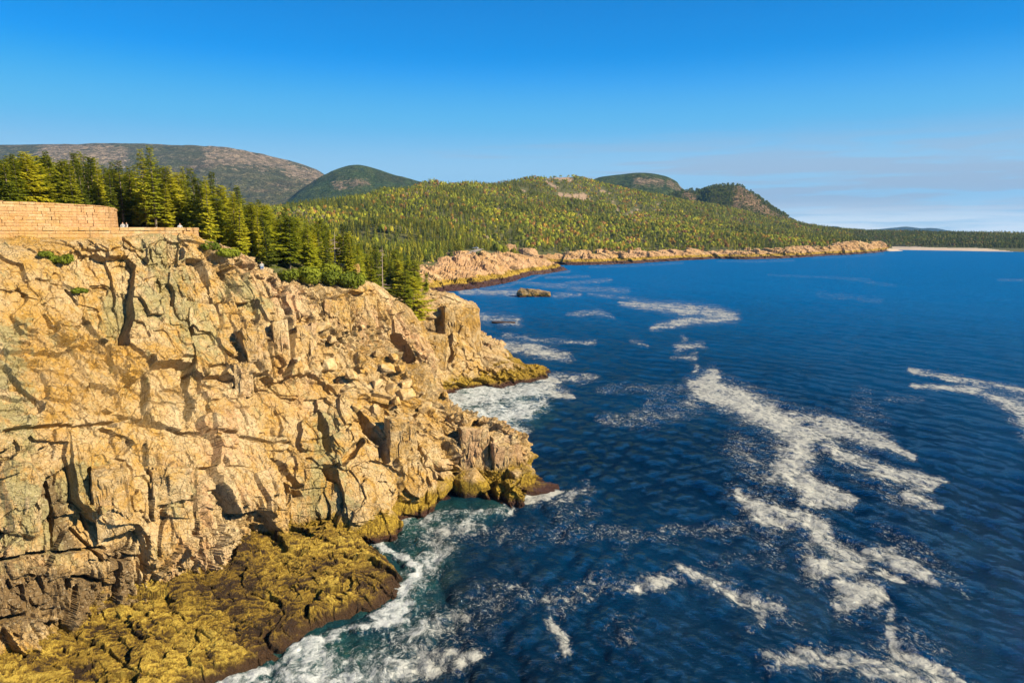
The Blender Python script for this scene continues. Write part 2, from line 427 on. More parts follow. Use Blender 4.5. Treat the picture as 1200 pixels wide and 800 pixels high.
# ------------------------------------------------------------------ spline lofting
def catmull(P, params):
    """P (n, ...) control array, params 0..n-1"""
    n = len(P); i = np.clip(np.floor(params).astype(int), 0, n - 2); t = (params - i)
    sh = (-1,) + (1,) * (P.ndim - 1); t = t.reshape(sh)
    g = lambda k: P[np.clip(k, 0, n - 1)]
    p0, p1, p2, p3 = g(i - 1), g(i), g(i + 1), g(i + 2)
    a = 0.42                      # tension a bit under 0.5 keeps hard turns hard
    m1, m2 = a * (p2 - p0), a * (p3 - p1)
    return (2 * t**3 - 3 * t**2 + 1) * p1 + (t**3 - 2 * t**2 + t) * m1 + (-2 * t**3 + 3 * t**2) * p2 + (t**3 - t**2) * m2
def loft(K, nu, nv, wu=None, wv=None):
    K = np.asarray(K, float)
    def param(n, cnt, wts):
        wts = np.asarray(wts if wts is not None else [1] * (n - 1), float)
        cum = np.concatenate([[0], np.cumsum(wts)]); cum /= cum[-1]
        return np.interp(np.linspace(0, 1, cnt), cum, np.arange(n))
    S = catmull(K, param(K.shape[0], nu, wu))
    S = catmull(np.swapaxes(S, 0, 1), param(K.shape[1], nv, wv))
    return np.swapaxes(S, 0, 1)
def normals(S, flip=1):
    du = np.gradient(S, axis=0); dv = np.gradient(S, axis=1)
    n = np.cross(du, dv) * flip
    return n / (np.linalg.norm(n, axis=2, keepdims=True) + 1e-9)
def blur(A, k):
    for _ in range(2):
        for ax in (0, 1):
            pad = [(0, 0)] * A.ndim; pad[ax] = (k, k)
            c = np.cumsum(np.pad(A, pad, mode='edge'), axis=ax)
            c = np.concatenate([np.zeros_like(np.take(c, [0], axis=ax)), c], axis=ax)
            n = A.shape[ax]
            A = (np.take(c, np.arange(n) + 2 * k, axis=ax) - np.take(c, np.arange(n), axis=ax)) / (2 * k)
    return A

# ------------------------------------------------------------------ the near cliff
W = lambda x, y, z: np.array([x, y, z], float)
cols = [
 [PZ(-420, 1000), PY(-420, 700, 41), PY(-440, 500, 45), PY(-500, 390, 50), PY(-560, 282, 55)],
 [PZ(-30, 850), PY(-45, 660, 50.5), PY(-60, 500, 54), PY(-95, 400, 60), PY(-130, 283, 65)],
 [PZ(105, 770), PY(95, 630, 56.5), PY(70, 492, 60), PY(30, 392, 67), PY(-2, 283, 73)],
 [PZ(235, 710), PY(215, 600, 64), PY(180, 492, 68), PY(135, 395, 75), PY(105, 282, 81)],
 [PZ(330, 655), PY(312, 580, 73), PY(280, 492, 77), PY(243, 395, 83), PY(214, 278, 88)],
 [PZ(385, 632), PY(372, 560, 79), PY(345, 488, 84), PY(318, 395, 91), PY(268, 303, 94)],
 [PZ(440, 628), PY(425, 560, 82), PY(405, 480, 89), PY(372, 405, 97), PY(330, 321, 100)],
 [PZ(502, 602), PY(500, 545, 87), PY(462, 462, 97), PY(425, 405, 105), PY(392, 340, 108)],
 [PZ(532, 590), PY(533, 540, 91), PY(505, 468, 101), PY(460, 412, 112), PY(432, 330, 117)],
 [PZ(572, 588), PY(560, 540, 94), PY(552, 497, 99), PY(505, 450, 112), PY(462, 350, 124)],
 [PZ(624, 574), PY(612, 545, 96.5), PY(596, 507, 99.5), PY(528, 489, 105), PY(474, 362, 131)],
 [W(0, 106, 0), W(-1, 105.5, 3), W(-3, 103.5, 7), W(-10, 107, 8.5), W(-21.5, 136, 20)],
 [W(-14, 124, 0), W(-14.5, 123.5, 4), W(-16, 123, 8.5), W(-19, 128, 13.5), W(-24.5, 144, 20)],
 [W(-16, 144, 0), W(-17, 144.5, 4), W(-19, 146, 8), W(-22.5, 150, 13), W(-27, 158, 19.5)],
 [PZ(525, 462), PY(515, 436, 157), PY(510, 412, 160), PY(500, 384, 164), PY(488, 352, 172)],
 [PZ(590, 452), PY(568, 430, 163), PY(550, 402, 168), PY(545, 374, 172), PY(533, 347, 179)],
 [PZ(641, 438), PY(592, 432, 169), PY(552, 411, 177), PY(546, 376, 181), PY(541, 351, 185)],
 [W(-1, 192, 0), W(-4, 192, 4.5), W(-12, 193, 8), W(-14, 194, 13), W(-16, 196, 17.5)],
 [W(-14, 222, 0), W(-16, 221, 5), W(-18, 220, 9), W(-20, 219, 13), W(-24, 218, 17)],
 [W(-42, 262, 0), W(-44, 262, 5), W(-47, 262, 8), W(-50, 262, 12), W(-54, 262, 16)],
]
TOPLINE = [c[-1].copy() for c in cols]
K = []
for i, c in enumerate(cols):
    a, bt = c[0], c[-1]
    j0, j1 = max(i - 1, 0), min(i + 1, len(cols) - 1)
    tan = cols[j1][-1] - cols[j0][-1]; tan[2] = 0; tan /= np.linalg.norm(tan)
    inl = np.array([-tan[1], tan[0], 0])
    tb = cols[j1][0] - cols[j0][0]; tb[2] = 0; tb /= np.linalg.norm(tb)
    outw = np.array([tb[1], -tb[0], 0])
    mid45 = {9: PY(492, 405, 117), 10: PY(496, 432, 117), 11: W(-15, 119, 13)}.get(i, (c[3] + bt) / 2 + outw * .6)
    K.append([a + outw * 2.5 + W(0, 0, -5), a, c[1], c[2], c[3], mid45, bt, bt + inl * 6 + W(0, 0, .3), bt + inl * 14 + W(0, 0, -2.5)])
NU, NV = 1500, 720
wu = [1.5, 5, 7, 7.5, 6.5, 4.5, 4.5, 5, 3.5, 3.5, 3.5, 2.5, 2.0, 2, 3, 3.5, 3.5, 2.5, 1.5]
S = loft(K, NU, NV, wu, [.5, 2.6, 3, 3, 1.8, 1.8, .6, .5])
P0 = S.reshape(-1, 3)
N = blur(normals(S), 14)
N /= np.linalg.norm(N, axis=2, keepdims=True) + 1e-9
if N[300, 300] @ np.array([0.8, -0.5, 0.1]) < 0: N = -N
FLIP = True
px, py = proj(P0)
vv = np.tile(np.linspace(0, 1, NV), NU); uu = np.repeat(np.linspace(0, 1, NU), NV)
def rotm(ax, ay, az):
    from mathutils import Euler
    return np.array(Euler((math.radians(ax), math.radians(ay), math.radians(az))).to_matrix())
warp = np.stack([fbm(P0 * 0.10, 3, 11), fbm(P0 * 0.10, 3, 21), fbm(P0 * 0.10, 3, 31)], 1) * 0.45
warp2 = np.stack([fbm(P0 * 0.9, 2, 12), fbm(P0 * 0.9, 2, 22), fbm(P0 * 0.9, 2, 32)], 1) * 0.16
Pw = P0 + warp + warp2 * 0.25
# joint sets turn a little from zone to zone
R1, R2, R3, R4_ = rotm(5, -7, 30), rotm(-10, 12, 52), rotm(14, 20, 15), rotm(8, -24, 38)
d0, cellA, n0 = blocks(Pw, (8, 7, 11), 151, 1.5, 0.12, 0.7, 0.30, 0.4, R1, 9)
d1a, cellB, n1 = blocks(Pw, (3.3, 2.5, 9.5), 102, 1.0, 0.17, 1.0, 0.14, 0.30, R1, 14)
d1b, cellB2, n1b = blocks(Pw + 31, (4.2, 3.2, 3.4), 112, 0.70, 0.26, 0.6, 0.12, 0.30, R4_, 14)
zone_ = np.clip(vnoise(P0 * 0.085, 95) * 2.5 + 0.5, 0, 1)
d1 = d1a * zone_ + d1b * (1 - zone_)
d2a, cellC, n2 = blocks(Pw, (1.0, 0.9, 2.1), 103, 0.34, 0.36, 0.35, 0.06, 0.35, R2, 12)
d2b, _, _ = blocks(Pw + 7, (1.3, 1.1, 0.8), 113, 0.28, 0.38, 0.3, 0.06, 0.35, R1, 12)
zone2 = np.clip(vnoise(P0 * 0.2, 96) * 3 + 0.5, 0, 1)
d2 = d2a * zone2 + d2b * (1 - zone2)
d3, cellD, n3 = blocks(Pw, (0.40, 0.36, 0.5), 104, 0.13, 0.48, 0.14, 0.04, 0.4, R3, 10)
diag_mask = np.exp(-((px - 150) / 150.) ** 2 - ((py - 470) / 95.) ** 2)
dcoord = P0 @ np.array([-0.42, -0.30, 0.86]) + fbm(P0 * 0.25, 3, 55) * 1.6
saw = (dcoord / 1.0 + 0.3 * fbm(P0 * .8, 2, 56)) % 1.0
d_diag = (saw - 0.5) * 0.45 * diag_mask * (0.5 + 0.5 * vnoise(P0 * .4, 57))
rough = fbm(P0 * 0.35, 2, 61, 0.5) * 0.25 + fbm(P0 * 2.6, 4, 71, 0.7) * 0.075
busy = np.clip(0.55 + 1.8 * fbm(P0 * 0.075, 3, 93), 0.10, 1.2)      # calm slabs and broken ground
d1c, _, _ = blocks(Pw + 13, (1.9, 1.5, 4.6), 122, 0.45, 0.30, 0.6, 0.08, 0.3, R1, 16)
disp = d0 + d1 * (0.65 + 0.45 * busy) + d1c * (.35 + .65 * busy) + d2 * busy * .8 + d3 * busy * .7 + d_diag + rough
tal = np.exp(-((px - 430) / 75.) ** 2 - ((py - 415) / 40.) ** 2)
disp += tal * (d2 * .5 + d3 * .5)
disp -= np.mean(disp)
dark_at = n0 + n1
wall_u = np.clip((px - 180) / 80, 0, 1)
wtop = np.clip((0.93 - vv) / 0.06, 0.15 + 0.40 * wall_u, 1)
disp *= wtop
# individually traced clefts (depth, path with half widths) and proud pillars or blocks
CLEFTS = [
 (2.0, [(171, 425, 2.2), (176, 455, 3.2), (183, 491, 4.0)]), (2.2, [(223, 384, 2.2), (225, 430, 3.5), (229, 484, 3.6)]),
 (1.2, [(147, 481, 2), (185, 492, 3), (238, 507, 2)]), (1.8, [(290, 383, 2), (306, 405, 3.2), (312, 443, 3.2)]),
 (1.8, [(328, 378, 2.4), (331, 412, 2.8), (330, 447, 2.2)]), (1.0, [(276, 418, 1.6), (280, 463, 2.2)]),
 (1.6, [(259, 320, 2.4), (268, 330, 3.2), (278, 342, 2)]), (1.8, [(318, 328, 2.4), (326, 345, 4.5), (331, 368, 2.5)]),
 (1.0, [(70, 344, 1.6), (90, 365, 1.8), (115, 400, 2)]), (1.8, [(374, 484, 2.4), (377, 505, 5), (384, 528, 3.5)]),
 (2.4, [(415, 484, 2.5), (430, 505, 4.5), (446, 522, 5.5), (450, 542, 3.5)]), (1.5, [(330, 538, 3), (337, 552, 5), (352, 570, 3)]),
 (1.5, [(420, 520, 3), (408, 533, 5), (398, 545, 3)]), (1.5, [(379, 550, 3), (388, 557, 5), (393, 563, 2.5)]), (1.4, [(346, 572, 3), (352, 583, 4)]),
 (2.2, [(514, 375, 3), (520, 395, 5), (525, 422, 4)]), (2.6, [(462, 398, 5), (470, 410, 8), (480, 424, 5)]),
 (2.0, [(524, 519, 2.5), (533, 532, 4), (545, 546, 3.5)]), (1.6, [(547, 555, 3), (560, 560, 4.5), (572, 566, 2.5)]), (1.6, [(521, 560, 2.5), (529, 572, 4.5), (540, 588, 3)]),
 (1.8, [(171, 522, 2.4), (172, 550, 4.6), (175, 572, 2.4), (176, 640, 2.2), (175, 700, 2.0)]), (1.5, [(176, 568, 2), (200, 578, 2.6), (231, 587, 1.8)]),
 (1.0, [(229, 541, 1.4), (231, 607, 1.8), (238, 672, 2.2)]), (1.3, [(101, 552, 3), (106, 565, 3.6), (108, 620, 2)]),
 (1.0, [(56, 565, 2), (64, 610, 2.4), (68, 645, 2)]), (1.1, [(84, 681, 2.5), (82, 720, 3.5), (80, 745, 2.5)]),
 (1.2, [(325, 535, 2.2), (337, 552, 2.6)]), (0.9, [(0, 655, 2), (60, 650, 2), (125, 643, 2)]), (0.7, [(0, 508, 2), (60, 500, 2), (150, 492, 1.6), (250, 505, 1.5), (340, 520, 1.5)]),
 (1.2, [(90, 620, 1.6), (125, 660, 2)]), (1.0, [(0, 728, 3), (30, 722, 3)]), (0.8, [(88, 676, 2), (125, 684, 3)]),
 (0.9, [(142, 277, 1.5), (150, 285, 2), (165, 295, 1.5)]), (0.8, [(90, 284, 1.2), (94, 296, 1.8), (125, 300, 1.5)]), (0.9, [(357, 320, 1.3), (372, 338, 2.2), (382, 350, 1.4)]),
 (0.9, [(332, 322, 1.2), (333, 345, 1.6)]), (0.8, [(440, 372, 1.3), (446, 398, 1.5)]), (0.9, [(463, 352, 1.3), (467, 380, 1.6)]),
]
PROUD = [
 (1.3, [(338, 372, 8), (340, 440, 8)]), (1.1, [(362, 376, 8), (366, 440, 9)]), (0.9, [(302, 385, 7), (318, 430, 9)]), (0.8, [(205, 548, 20), (212, 570, 16)]),
 (0.9, [(288, 435, 9), (290, 455, 9)]), (1.2, [(470, 500, 14), (480, 570, 16)]), (1.2, [(440, 610, 22), (400, 612, 14)]), 
 (0.8, [(250, 575, 18), (262, 620, 16)]), (1.0, [(585, 520, 18), (595, 545, 16)]), (0.9, [(20, 560, 22), (30, 610, 20)]), (0.8, [(135, 560, 14), (140, 610, 14)]),
 (1.0, [(490, 402, 9), (500, 420, 9)]), (0.9, [(395, 360, 13), (400, 380, 13)]), (0.9, [(435, 362, 13), (440, 378, 12)]),
]
for dep, pts in PROUD:
    q = seg_dist(px + warp2[:, 0] * 45, py + warp2[:, 1] * 45, pts); disp += dep * 0.8 * np.clip((1.2 - q) / 0.4, 0, 1)
for dep, pts in CLEFTS:
    xs = [a[0] for a in pts]; ys = [a[1] for a in pts]
    m = (px > min(xs) - 16) & (px < max(xs) + 16) & (py > min(ys) - 16) & (py < max(ys) + 16)
    jx = px[m] + warp2[m, 0] * 13; jy = py[m] + warp2[m, 1] * 13
    q = seg_dist(jx, jy, pts); disp[m] -= dep * 1.5 * np.clip((1.3 - q) / 0.7, 0, 1) ** 0.7
NN = N.reshape(-1, 3).copy(); NN[:, 2] *= 0.55
P1 = P0 + NN * disp[:, None]
def zone(strokes):
    o = np.zeros(len(P0), np.float32)
    for pts in strokes:
        q = seg_dist(px + warp[:, 0] * 5, py + warp[:, 1] * 5, pts); o = np.maximum(o, np.clip((1.7 - q) / 1.4, 0, 1))
    return o
lichen = zone([[(185, 300, 30), (230, 400, 28)], [(20, 590, 36), (110, 570, 25)], [(60, 600, 20), (75, 640, 20)], [(130, 370, 26), (190, 350, 30)], [(5, 400, 20), (20, 520, 24)], [(380, 500, 18), (375, 590, 18)], [(205, 575, 22)] * 2, [(20, 560, 30), (20, 640, 30)], [(400, 590, 16)] * 2, [(280, 340, 16), (300, 360, 12)]])
ochre = zone([[(30, 300, 26), (15, 370, 22)], [(60, 430, 30), (130, 450, 30), (180, 480, 18)], [(275, 360, 16), (290, 370, 14)], [(345, 400, 10), (345, 430, 12)], [(300, 410, 10), (315, 435, 10)], [(145, 585, 16), (150, 620, 14)], [(105, 530, 12), (105, 640, 12)], [(425, 350, 16), (440, 370, 12)], [(330, 470, 20)] * 2, [(15, 520, 30)] * 2])
stain = zone([[(145, 655, 16), (150, 700, 14)], [(60, 565, 10), (85, 640, 12)], [(10, 700, 40), (110, 700, 30)], [(505, 385, 10), (515, 415, 12)], [(590, 540, 12)] * 2, [(640, 575, 20)] * 2])
f = grid_faces(NU, NV)
fc = P1[f].mean(1); fn = np.cross(P1[f[:, 1]] - P1[f[:, 0]], P1[f[:, 2]] - P1[f[:, 0]])
if (fn * NN[f[:, 0]]).sum() < 0: f = f[:, ::-1]
cliff = mesh_np('cliff', P1, f, M_cliff, attrs={'cell': cellB * zone_ + cellB2 * (1 - zone_), 'cell2': cellC * .6 + cellA * .4, 'lichen': lichen, 'ochre': ochre, 'stain': stain})
tag(cliff, 'tall sunlit tan granite cliff dropping from the stone terrace into the sea', 'cliff', kind='structure')
cpx, cpy = proj(P1)
cl_dist = np.linalg.norm(P1 - np.array([0, 0, CAMZ]), axis=1)
NNu = NN / np.linalg.norm(NN, axis=1, keepdims=True)
def on_cliff(x, y, r=3.0):
    m = np.nonzero((np.abs(cpx - x) < r) & (np.abs(cpy - y) < r))[0]
    if len(m) == 0: return None, None
    i = m[np.argmin(cl_dist[m])]
    return P1[i], NNu[i]

# ------------------------------------------------------------------ seaweed shelf at the foot of the cliff
outer = [(-200, 960), (60, 900), (190, 835), (245, 800), (325, 770), (385, 728), (440, 712), (470, 690), (458, 664), (436, 646), (408, 628), (392, 618)]
inner = [(-260, 900), (-60, 830), (40, 780), (85, 738), (150, 712), (225, 690), (262, 668), (300, 645), (335, 628), (362, 618), (378, 614), (384, 612)]
Ks = []
for (ox, oy), (ix, iy) in zip(outer, inner):
    a = PZ(ox, oy, 0); b_ = PZ(ix, iy, 2.8)
    d = b_ - a; dh = np.array([d[0], d[1], 0]); dh /= np.linalg.norm(dh) + 1e-6
    Ks.append([a - dh * 2.5 + W(0, 0, -3), a, a + d * 0.12 + W(0, 0, .75), a + d * .45 + W(0, 0, .45), a + d * .75 + W(0, 0, .25), b_, b_ + dh * 4 + W(0, 0, .8)])
NUs, NVs = 900, 480
Ss = loft(Ks, NUs, NVs, [1, 2, 2, 2, 2, 2, 2, 1.5, 1.5, 1.5, 1], [.7, 1, 3, 3, 2, .8])
Q0 = Ss.reshape(-1, 3)
qw = Q0 + np.stack([fbm(Q0 * 0.3, 3, 211), fbm(Q0 * 0.3, 3, 221), fbm(Q0 * 0.3, 3, 231)], 1) * 1.4
qflat = qw * np.array([1, 1, 0.0]) + np.array([0, 0, .5])
b0, _, bn0 = blocks(qflat, (4.2, 3.0, 1), 301, 0.42, 0.12, 0.45, 0.35, 0.5, rotm(0, 0, 25), 3)
b1, _, bn1 = blocks(qflat, (1.5, 1.1, 1), 302, 0.14, 0.14, 0.18, 0.16, 0.5, rotm(0, 0, 40), 3)
ra = math.radians(-32)
along = np.stack([qw[:, 0] * math.cos(ra) - qw[:, 1] * math.sin(ra), qw[:, 0] * math.sin(ra) + qw[:, 1] * math.cos(ra), qw[:, 2]], 1)
str1 = ridged(along * np.array([0.9, 2.4, 1.0]), 3, 311)
str2 = ridged(along * np.array([2.6, 6.5, 2.0]), 3, 321)
hum = b0 + b1 + (str1 - .6) * 0.42 + (str2 - .6) * 0.16 + fbm(Q0 * 0.25, 3, 335) * 0.5 + fbm(Q0 * 0.8, 3, 331) * 0.18 + fbm(Q0 * 5, 3, 337) * 0.05
Q1 = Q0.copy(); Q1[:, 2] += hum * np.clip((Q0[:, 2] + 1.2) / 1.5, 0.2, 1); Q1[:, 0] += hum * 0.25; Q1[:, 1] -= hum * 0.15
hatt = np.clip(0.5 + (str1 - .62) * 1.8 + (str2 - .62) * 1.4 + b1 * .6, 0, 1)
f = grid_faces(NUs, NVs)
fn = np.cross(Q1[f[:, 1]] - Q1[f[:, 0]], Q1[f[:, 2]] - Q1[f[:, 0]])
if fn[:, 2].sum() < 0: f = f[:, ::-1]
shelf = mesh_np('rock_shelf', Q1, f, M_weed, attrs={'hump': hatt})
tag(shelf, 'low rock shelf draped in yellow and brown rockweed at the foot of the cliff', 'rock shelf', kind='structure')

# ------------------------------------------------------------------ farther shore of pink granite slabs
def shore(name, base, top, nu, nv, seed, label, bs=(9, 7, 4), amp=1.0, crest=None):
    K = []
    for i in range(len(base)):
        a = base[i]; t_ = top[i]; d = t_ - a
        dh = np.array([d[0], d[1], 0]); dh /= np.linalg.norm(dh) + 1e-6
        K.append([a - dh * 8 + W(0, 0, -5), a, a + d * .3 + W(0, 0, d[2] * .12), a + d * .68 + W(0, 0, d[2] * .12), t_, t_ + dh * 14 + W(0, 0, -1.5), t_ + dh * 26 + W(0, 0, -6)])
    S = loft(K, nu, nv, None, [.5, 2, 2, 2, 1, .6])
    A = S.reshape(-1, 3)
    wv = A + np.stack([fbm(A * 0.06, 3, seed), fbm(A * 0.06, 3, seed + 10), fbm(A * 0.06, 3, seed + 20)], 1) * 4
    R = rotm(0, 0, 20)
    x0, c0, _ = blocks(wv, (26, 18, 14), seed + 1, 2.0 * amp, .08, 2.2, 1.6, .6, R, 4)
    x1, c1, _ = blocks(wv, bs, seed + 2, 1.15 * amp, .18, 1.6, .6, .6, R, 4)
    x2, c2, _ = blocks(wv, (3.4, 2.6, 2.0), seed + 3, .42 * amp, .2, .7, .3, .6, R, 4)
    dsp = x0 + x1 + x2 + fbm(A * .3, 4, seed + 4) * .7
    nn = blur(normals(S), 6).reshape(-1, 3)
    if nn[:, 2].sum() < 0: nn = -nn
    h = S[:, :, 2].reshape(-1)
    B = A + nn * (dsp * np.clip((h + 2) / 6, .25, 1))[:, None]
    f = grid_faces(nu, nv)
    fn = np.cross(B[f[:, 1]] - B[f[:, 0]], B[f[:, 2]] - B[f[:, 0]])
    if fn[:, 2].sum() < 0: f = f[:, ::-1]
    z = np.zeros(len(B))
    o = mesh_np(name, B, f, M_shore, attrs={'cell': c1, 'cell2': c0, 'lichen': z, 'ochre': z, 'stain': z})
    tag(o, label, 'rocky shore', kind='structure')
    return o
shoreA_b = [W(-62, 262, 0), W(-60, 320, 0), W(-52, 375, 0), PZ(505, 345), PZ(560, 338), PZ(598, 331), PZ(618, 324), PZ(655, 318.5), PZ(664, 316), PZ(640, 313.5), PZ(600, 313)]
shoreA_t = [W(-95, 262, 15), W(-95, 325, 15), PY(455, 325, 400), PY(482, 318, 440), PY(512, 308, 480), PY(545, 296, 530), PY(568, 294, 560), PY(596, 297, 600), PY(620, 303, 640), PY(626, 306, 690), PY(596, 303, 735)]
shore('rocky_shore', shoreA_b, shoreA_t, 520, 120, 400, 'broad pink granite slabs sloping to the water beyond the cliff headlands')
bx = [(596, 312), (645, 311), (700, 311), (742, 309.5), (790, 306.5), (840, 304), (880, 304.5), (925, 303), (965, 300.5), (1005, 298.5), (1036, 295.5), (1042, 292), (1010, 289)]
tx = [(596, 297, 760), (640, 297, 770), (690, 296, 790), (740, 295, 830), (790, 294, 880), (838, 293, 930), (880, 292.5, 950), (925, 291, 985), (960, 289, 1040), (998, 284, 1110), (1024, 284.5, 1190), (1030, 284.5, 1300), (1006, 284, 1420)]
shore('rocky_shore', [PZ(x, y - 0.5) for x, y in bx], [PY(*t_) for t_ in tx], 800, 90, 430, 'long low band of orange pink rock between the wooded hill and the bay', (14, 10, 7), 1.3)

# cove cliff block behind the slabs
# ------------------------------------------------------------------ terrain under the woods
ctrl = []
for p in TOPLINE: ctrl.append((p[0] - 1, p[1] + 1, p[2] - 1.0))
for c in cols: ctrl.append((c[0][0] + 3, c[0][1] - 4, -7))
for b_, t_ in zip(shoreA_b, shoreA_t): ctrl += [(t_[0], t_[1], t_[2] - 1.5), (b_[0], b_[1], -4)]
for (x, y), t_ in zip(bx, tx):
    q = PY(*t_); a = PZ(x, y - .5); ctrl += [(q[0], q[1], q[2] - 1.5), (a[0], a[1], -4)]
# wooded plateau behind the terrace, then the long slope to the hills
for a in [(-70, 60, 36.0), (-75, 80, 36.3), (-62, 84, 36.3), (-48, 92, 36.2), (-60, 110, 36.5), (-90, 130, 37), (-120, 160, 37), (-45, 118, 31), (-60, 150, 29), (-48, 170, 22), (-100, 200, 31),
          (-40, 180, 19.5), (-40, 200, 18.5), (-160, 140, 38), (-200, 260, 33), (-90, 250, 20), (-130, 320, 20), (-300, 300, 34), (-150, 420, 18), (-220, 500, 24), (-400, 450, 30), (-120, 500, 19), (-100, 600, 20), (-30, 620, 21),
          (-300, 700, 45), (-500, 700, 40), (-150, 720, 30), (-700, 1000, 40), (-1000, 1400, 45), (-1500, 2000, 50)]: ctrl.append(a)
ridge = [(330, 246, 900), (365, 243, 900), (400, 236, 950), (450, 221, 1050), (500, 215, 1200), (550, 215, 1300), (590, 213, 1400), (620, 208, 1480), (650, 205, 1520), (672, 206, 1540), (700, 215, 1560), (740, 224, 1600),
         (780, 232, 1650), (830, 240, 1750), (880, 250, 1850), (930, 264, 1950), (960, 268, 2000), (1000, 270, 2000), (1050, 273, 1900), (1100, 273.5, 1850), (1150, 274, 1800), (1200, 274.5, 1800), (1300, 275, 1800)]
for x, y, Y in ridge:
    q = PY(x, y + 1, Y); ctrl.append(tuple(q)); ctrl.append((q[0] * 1.12, q[1] * 1.15, max(q[2] * 0.75, 15)))
for x, y, Y in [(450, 262, 650), (520, 262, 750), (560, 275, 720), (600, 268, 900), (650, 258, 1050), (650, 232, 1300), (700, 250, 1200), (700, 232, 1400), (740, 272, 1000), (780, 260, 1250), (850, 275, 1150), (850, 262, 1450), (930, 278, 1250),
                (930, 270, 1550), (590, 240, 1150), (540, 235, 1050), (500, 240, 900), (980, 279, 1350), (1000, 276, 1600)]: ctrl.append(tuple(PY(x, y, Y)))
# beach and the flat wood behind it; sea floor
for x in range(1040, 1340, 30):
    yb = 292.3 + (x - 1040) * 0.017
    q = PZ(x, yb, 0.3); ctrl.append(tuple(q)); ctrl.append((q[0], q[1] - 30, -4)); ctrl.append((q[0] * 1.02, q[1] + 45, 3.0)); ctrl.append((q[0] * 1.05, q[1] + 140, 8)); ctrl.append((q[0] * 1.1, q[1] + 330, 17))
for a in [(60, 100, -12), (60, 200, -12), (0, 300, -12), (50, 450, -12), (150, 600, -12), (200, 900, -12), (500, 900, -14), (900, 1000, -14), (700, 600, -14), (400, 300, -14), (1400, 1100, -12), (20, 60, -12), (-10, 20, -12), (-30, 360, -6), (30, 690, -6)]: ctrl.append(a)
ctrl = np.array(ctrl, float)
def solve_rbf(c):
    D = np.hypot(c[:, None, 0] - c[None, :, 0], c[:, None, 1] - c[None, :, 1])
    n = len(c); A = np.zeros((n + 3, n + 3)); A[:n, :n] = D - np.eye(n) * 2.0
    A[:n, n] = 1; A[:n, n + 1:] = c[:, :2] / 1000; A[n:, :n] = A[:n, n:].T
    return np.linalg.solve(A, np.concatenate([c[:, 2], [0, 0, 0]]))
RB = solve_rbf(ctrl)
def terr(x, y, bumps=True):
    x = np.asarray(x, float); y = np.asarray(y, float)
    out = RB[-3] + RB[-2] * x / 1000 + RB[-1] * y / 1000
    for i in range(len(ctrl)): out = out + RB[i] * np.hypot(x - ctrl[i, 0], y - ctrl[i, 1])
    if bumps:
        p = np.stack([x.ravel(), y.ravel(), 0 * x.ravel()], 1)
        n_ = fbm(p * 0.012, 4, 501).reshape(x.shape)
        out = out + n_ * np.clip((np.hypot(x, y) - 250) / 700, 0, 1) * 7 * np.clip((out - 3) / 20, 0, 1)
    return out
def inside(poly, x, y):
    r = np.zeros(x.shape, bool); j = len(poly) - 1
    for i in range(len(poly)):
        xi, yi = poly[i][0], poly[i][1]; xj, yj = poly[j][0], poly[j][1]
        c = ((yi > y) != (yj > y)) & (x < (xj - xi) * (y - yi) / (yj - yi + 1e-9) + xi)
        r ^= c; j = i
    return r
sea_poly = [(p[0], p[1]) for p in TOPLINE] + [(p[0], p[1]) for p in shoreA_t[1:]] + [(PY(*t_)[0], PY(*t_)[1]) for t_ in tx] + [(3000, 1500), (3000, -500), (-200, -500)]
# fan grid (denser near), world positions
na, nr = 560, 620
ang = np.linspace(math.radians(-62), math.radians(48), na); rad = np.geomspace(45, 2600, nr)
TX = np.sin(ang)[:, None] * rad[None, :]; TY = np.cos(ang)[:, None] * rad[None, :]
TZ = terr(TX, TY)
beach_x0 = PZ(1036, 293)[0]
beach_zone = (TX > beach_x0 - 40) & (TY > 1000)
sea_m = inside(sea_poly, TX, TY) & ~beach_zone
TZ = np.where(sea_m, np.minimum(TZ, 60) - 14, TZ)
path_area = inside([tuple(PY(-600, 270, 55)[:2]), tuple(PY(229, 270, 96)[:2]), tuple(PY(229, 262, 108)[:2]), tuple(PY(150, 262, 112)[:2]), tuple(PY(-60, 262, 92)[:2]), tuple(PY(-700, 262, 75)[:2])], TX, TY)
TZ = np.where(path_area, np.minimum(TZ, 35.9), TZ)
bare = np.zeros(TX.shape, np.float32)
tpx, tpy = proj(np.stack([TX, TY, TZ], -1))
nbare = fbm(np.stack([TX.ravel() * .02, TY.ravel() * .02, 0 * TX.ravel()], 1), 4, 601).reshape(TX.shape)
BARE = [[(640, 207, 7), (668, 210, 9)], [(650, 218, 5), (640, 213, 4)], [(655, 228, 7), (690, 232, 8)], [(718, 236, 5), (722, 246, 4)], [(672, 250, 4), (690, 253, 3)], [(735, 252, 6), (745, 245, 6)], [(765, 245, 4), (772, 240, 4)], [(700, 222, 5), (712, 225, 4)],
        [(610, 222, 3), (618, 226, 3)]]
far = TY > 700
for st in BARE:
    q = seg_dist(tpx + nbare * 8, tpy + nbare * 5, st); bare = np.maximum(bare, np.where(far, np.clip((1.3 - q) / 1.2, 0, 1) * .6, 0))
TP = np.stack([TX, TY, TZ], -1).reshape(-1, 3)
f = grid_faces(na, nr)
fn = np.cross(TP[f[:, 1]] - TP[f[:, 0]], TP[f[:, 2]] - TP[f[:, 0]])
if fn[:, 2].sum() < 0: f = f[:, ::-1]
sandm = (beach_zone & (TZ < 3.6) & (TX < PZ(1185, 295)[0]))
fi = sandm.reshape(-1)[f[:, 0]].astype(int)
terrain = mesh_np('terrain', TP, f, [M_ground, M_sand], smooth=True, attrs={'bare': bare}, mat_idx=fi)
tag(terrain, 'rolling ground under the coastal woods with pale beach and bare granite patches', 'ground', kind='structure')

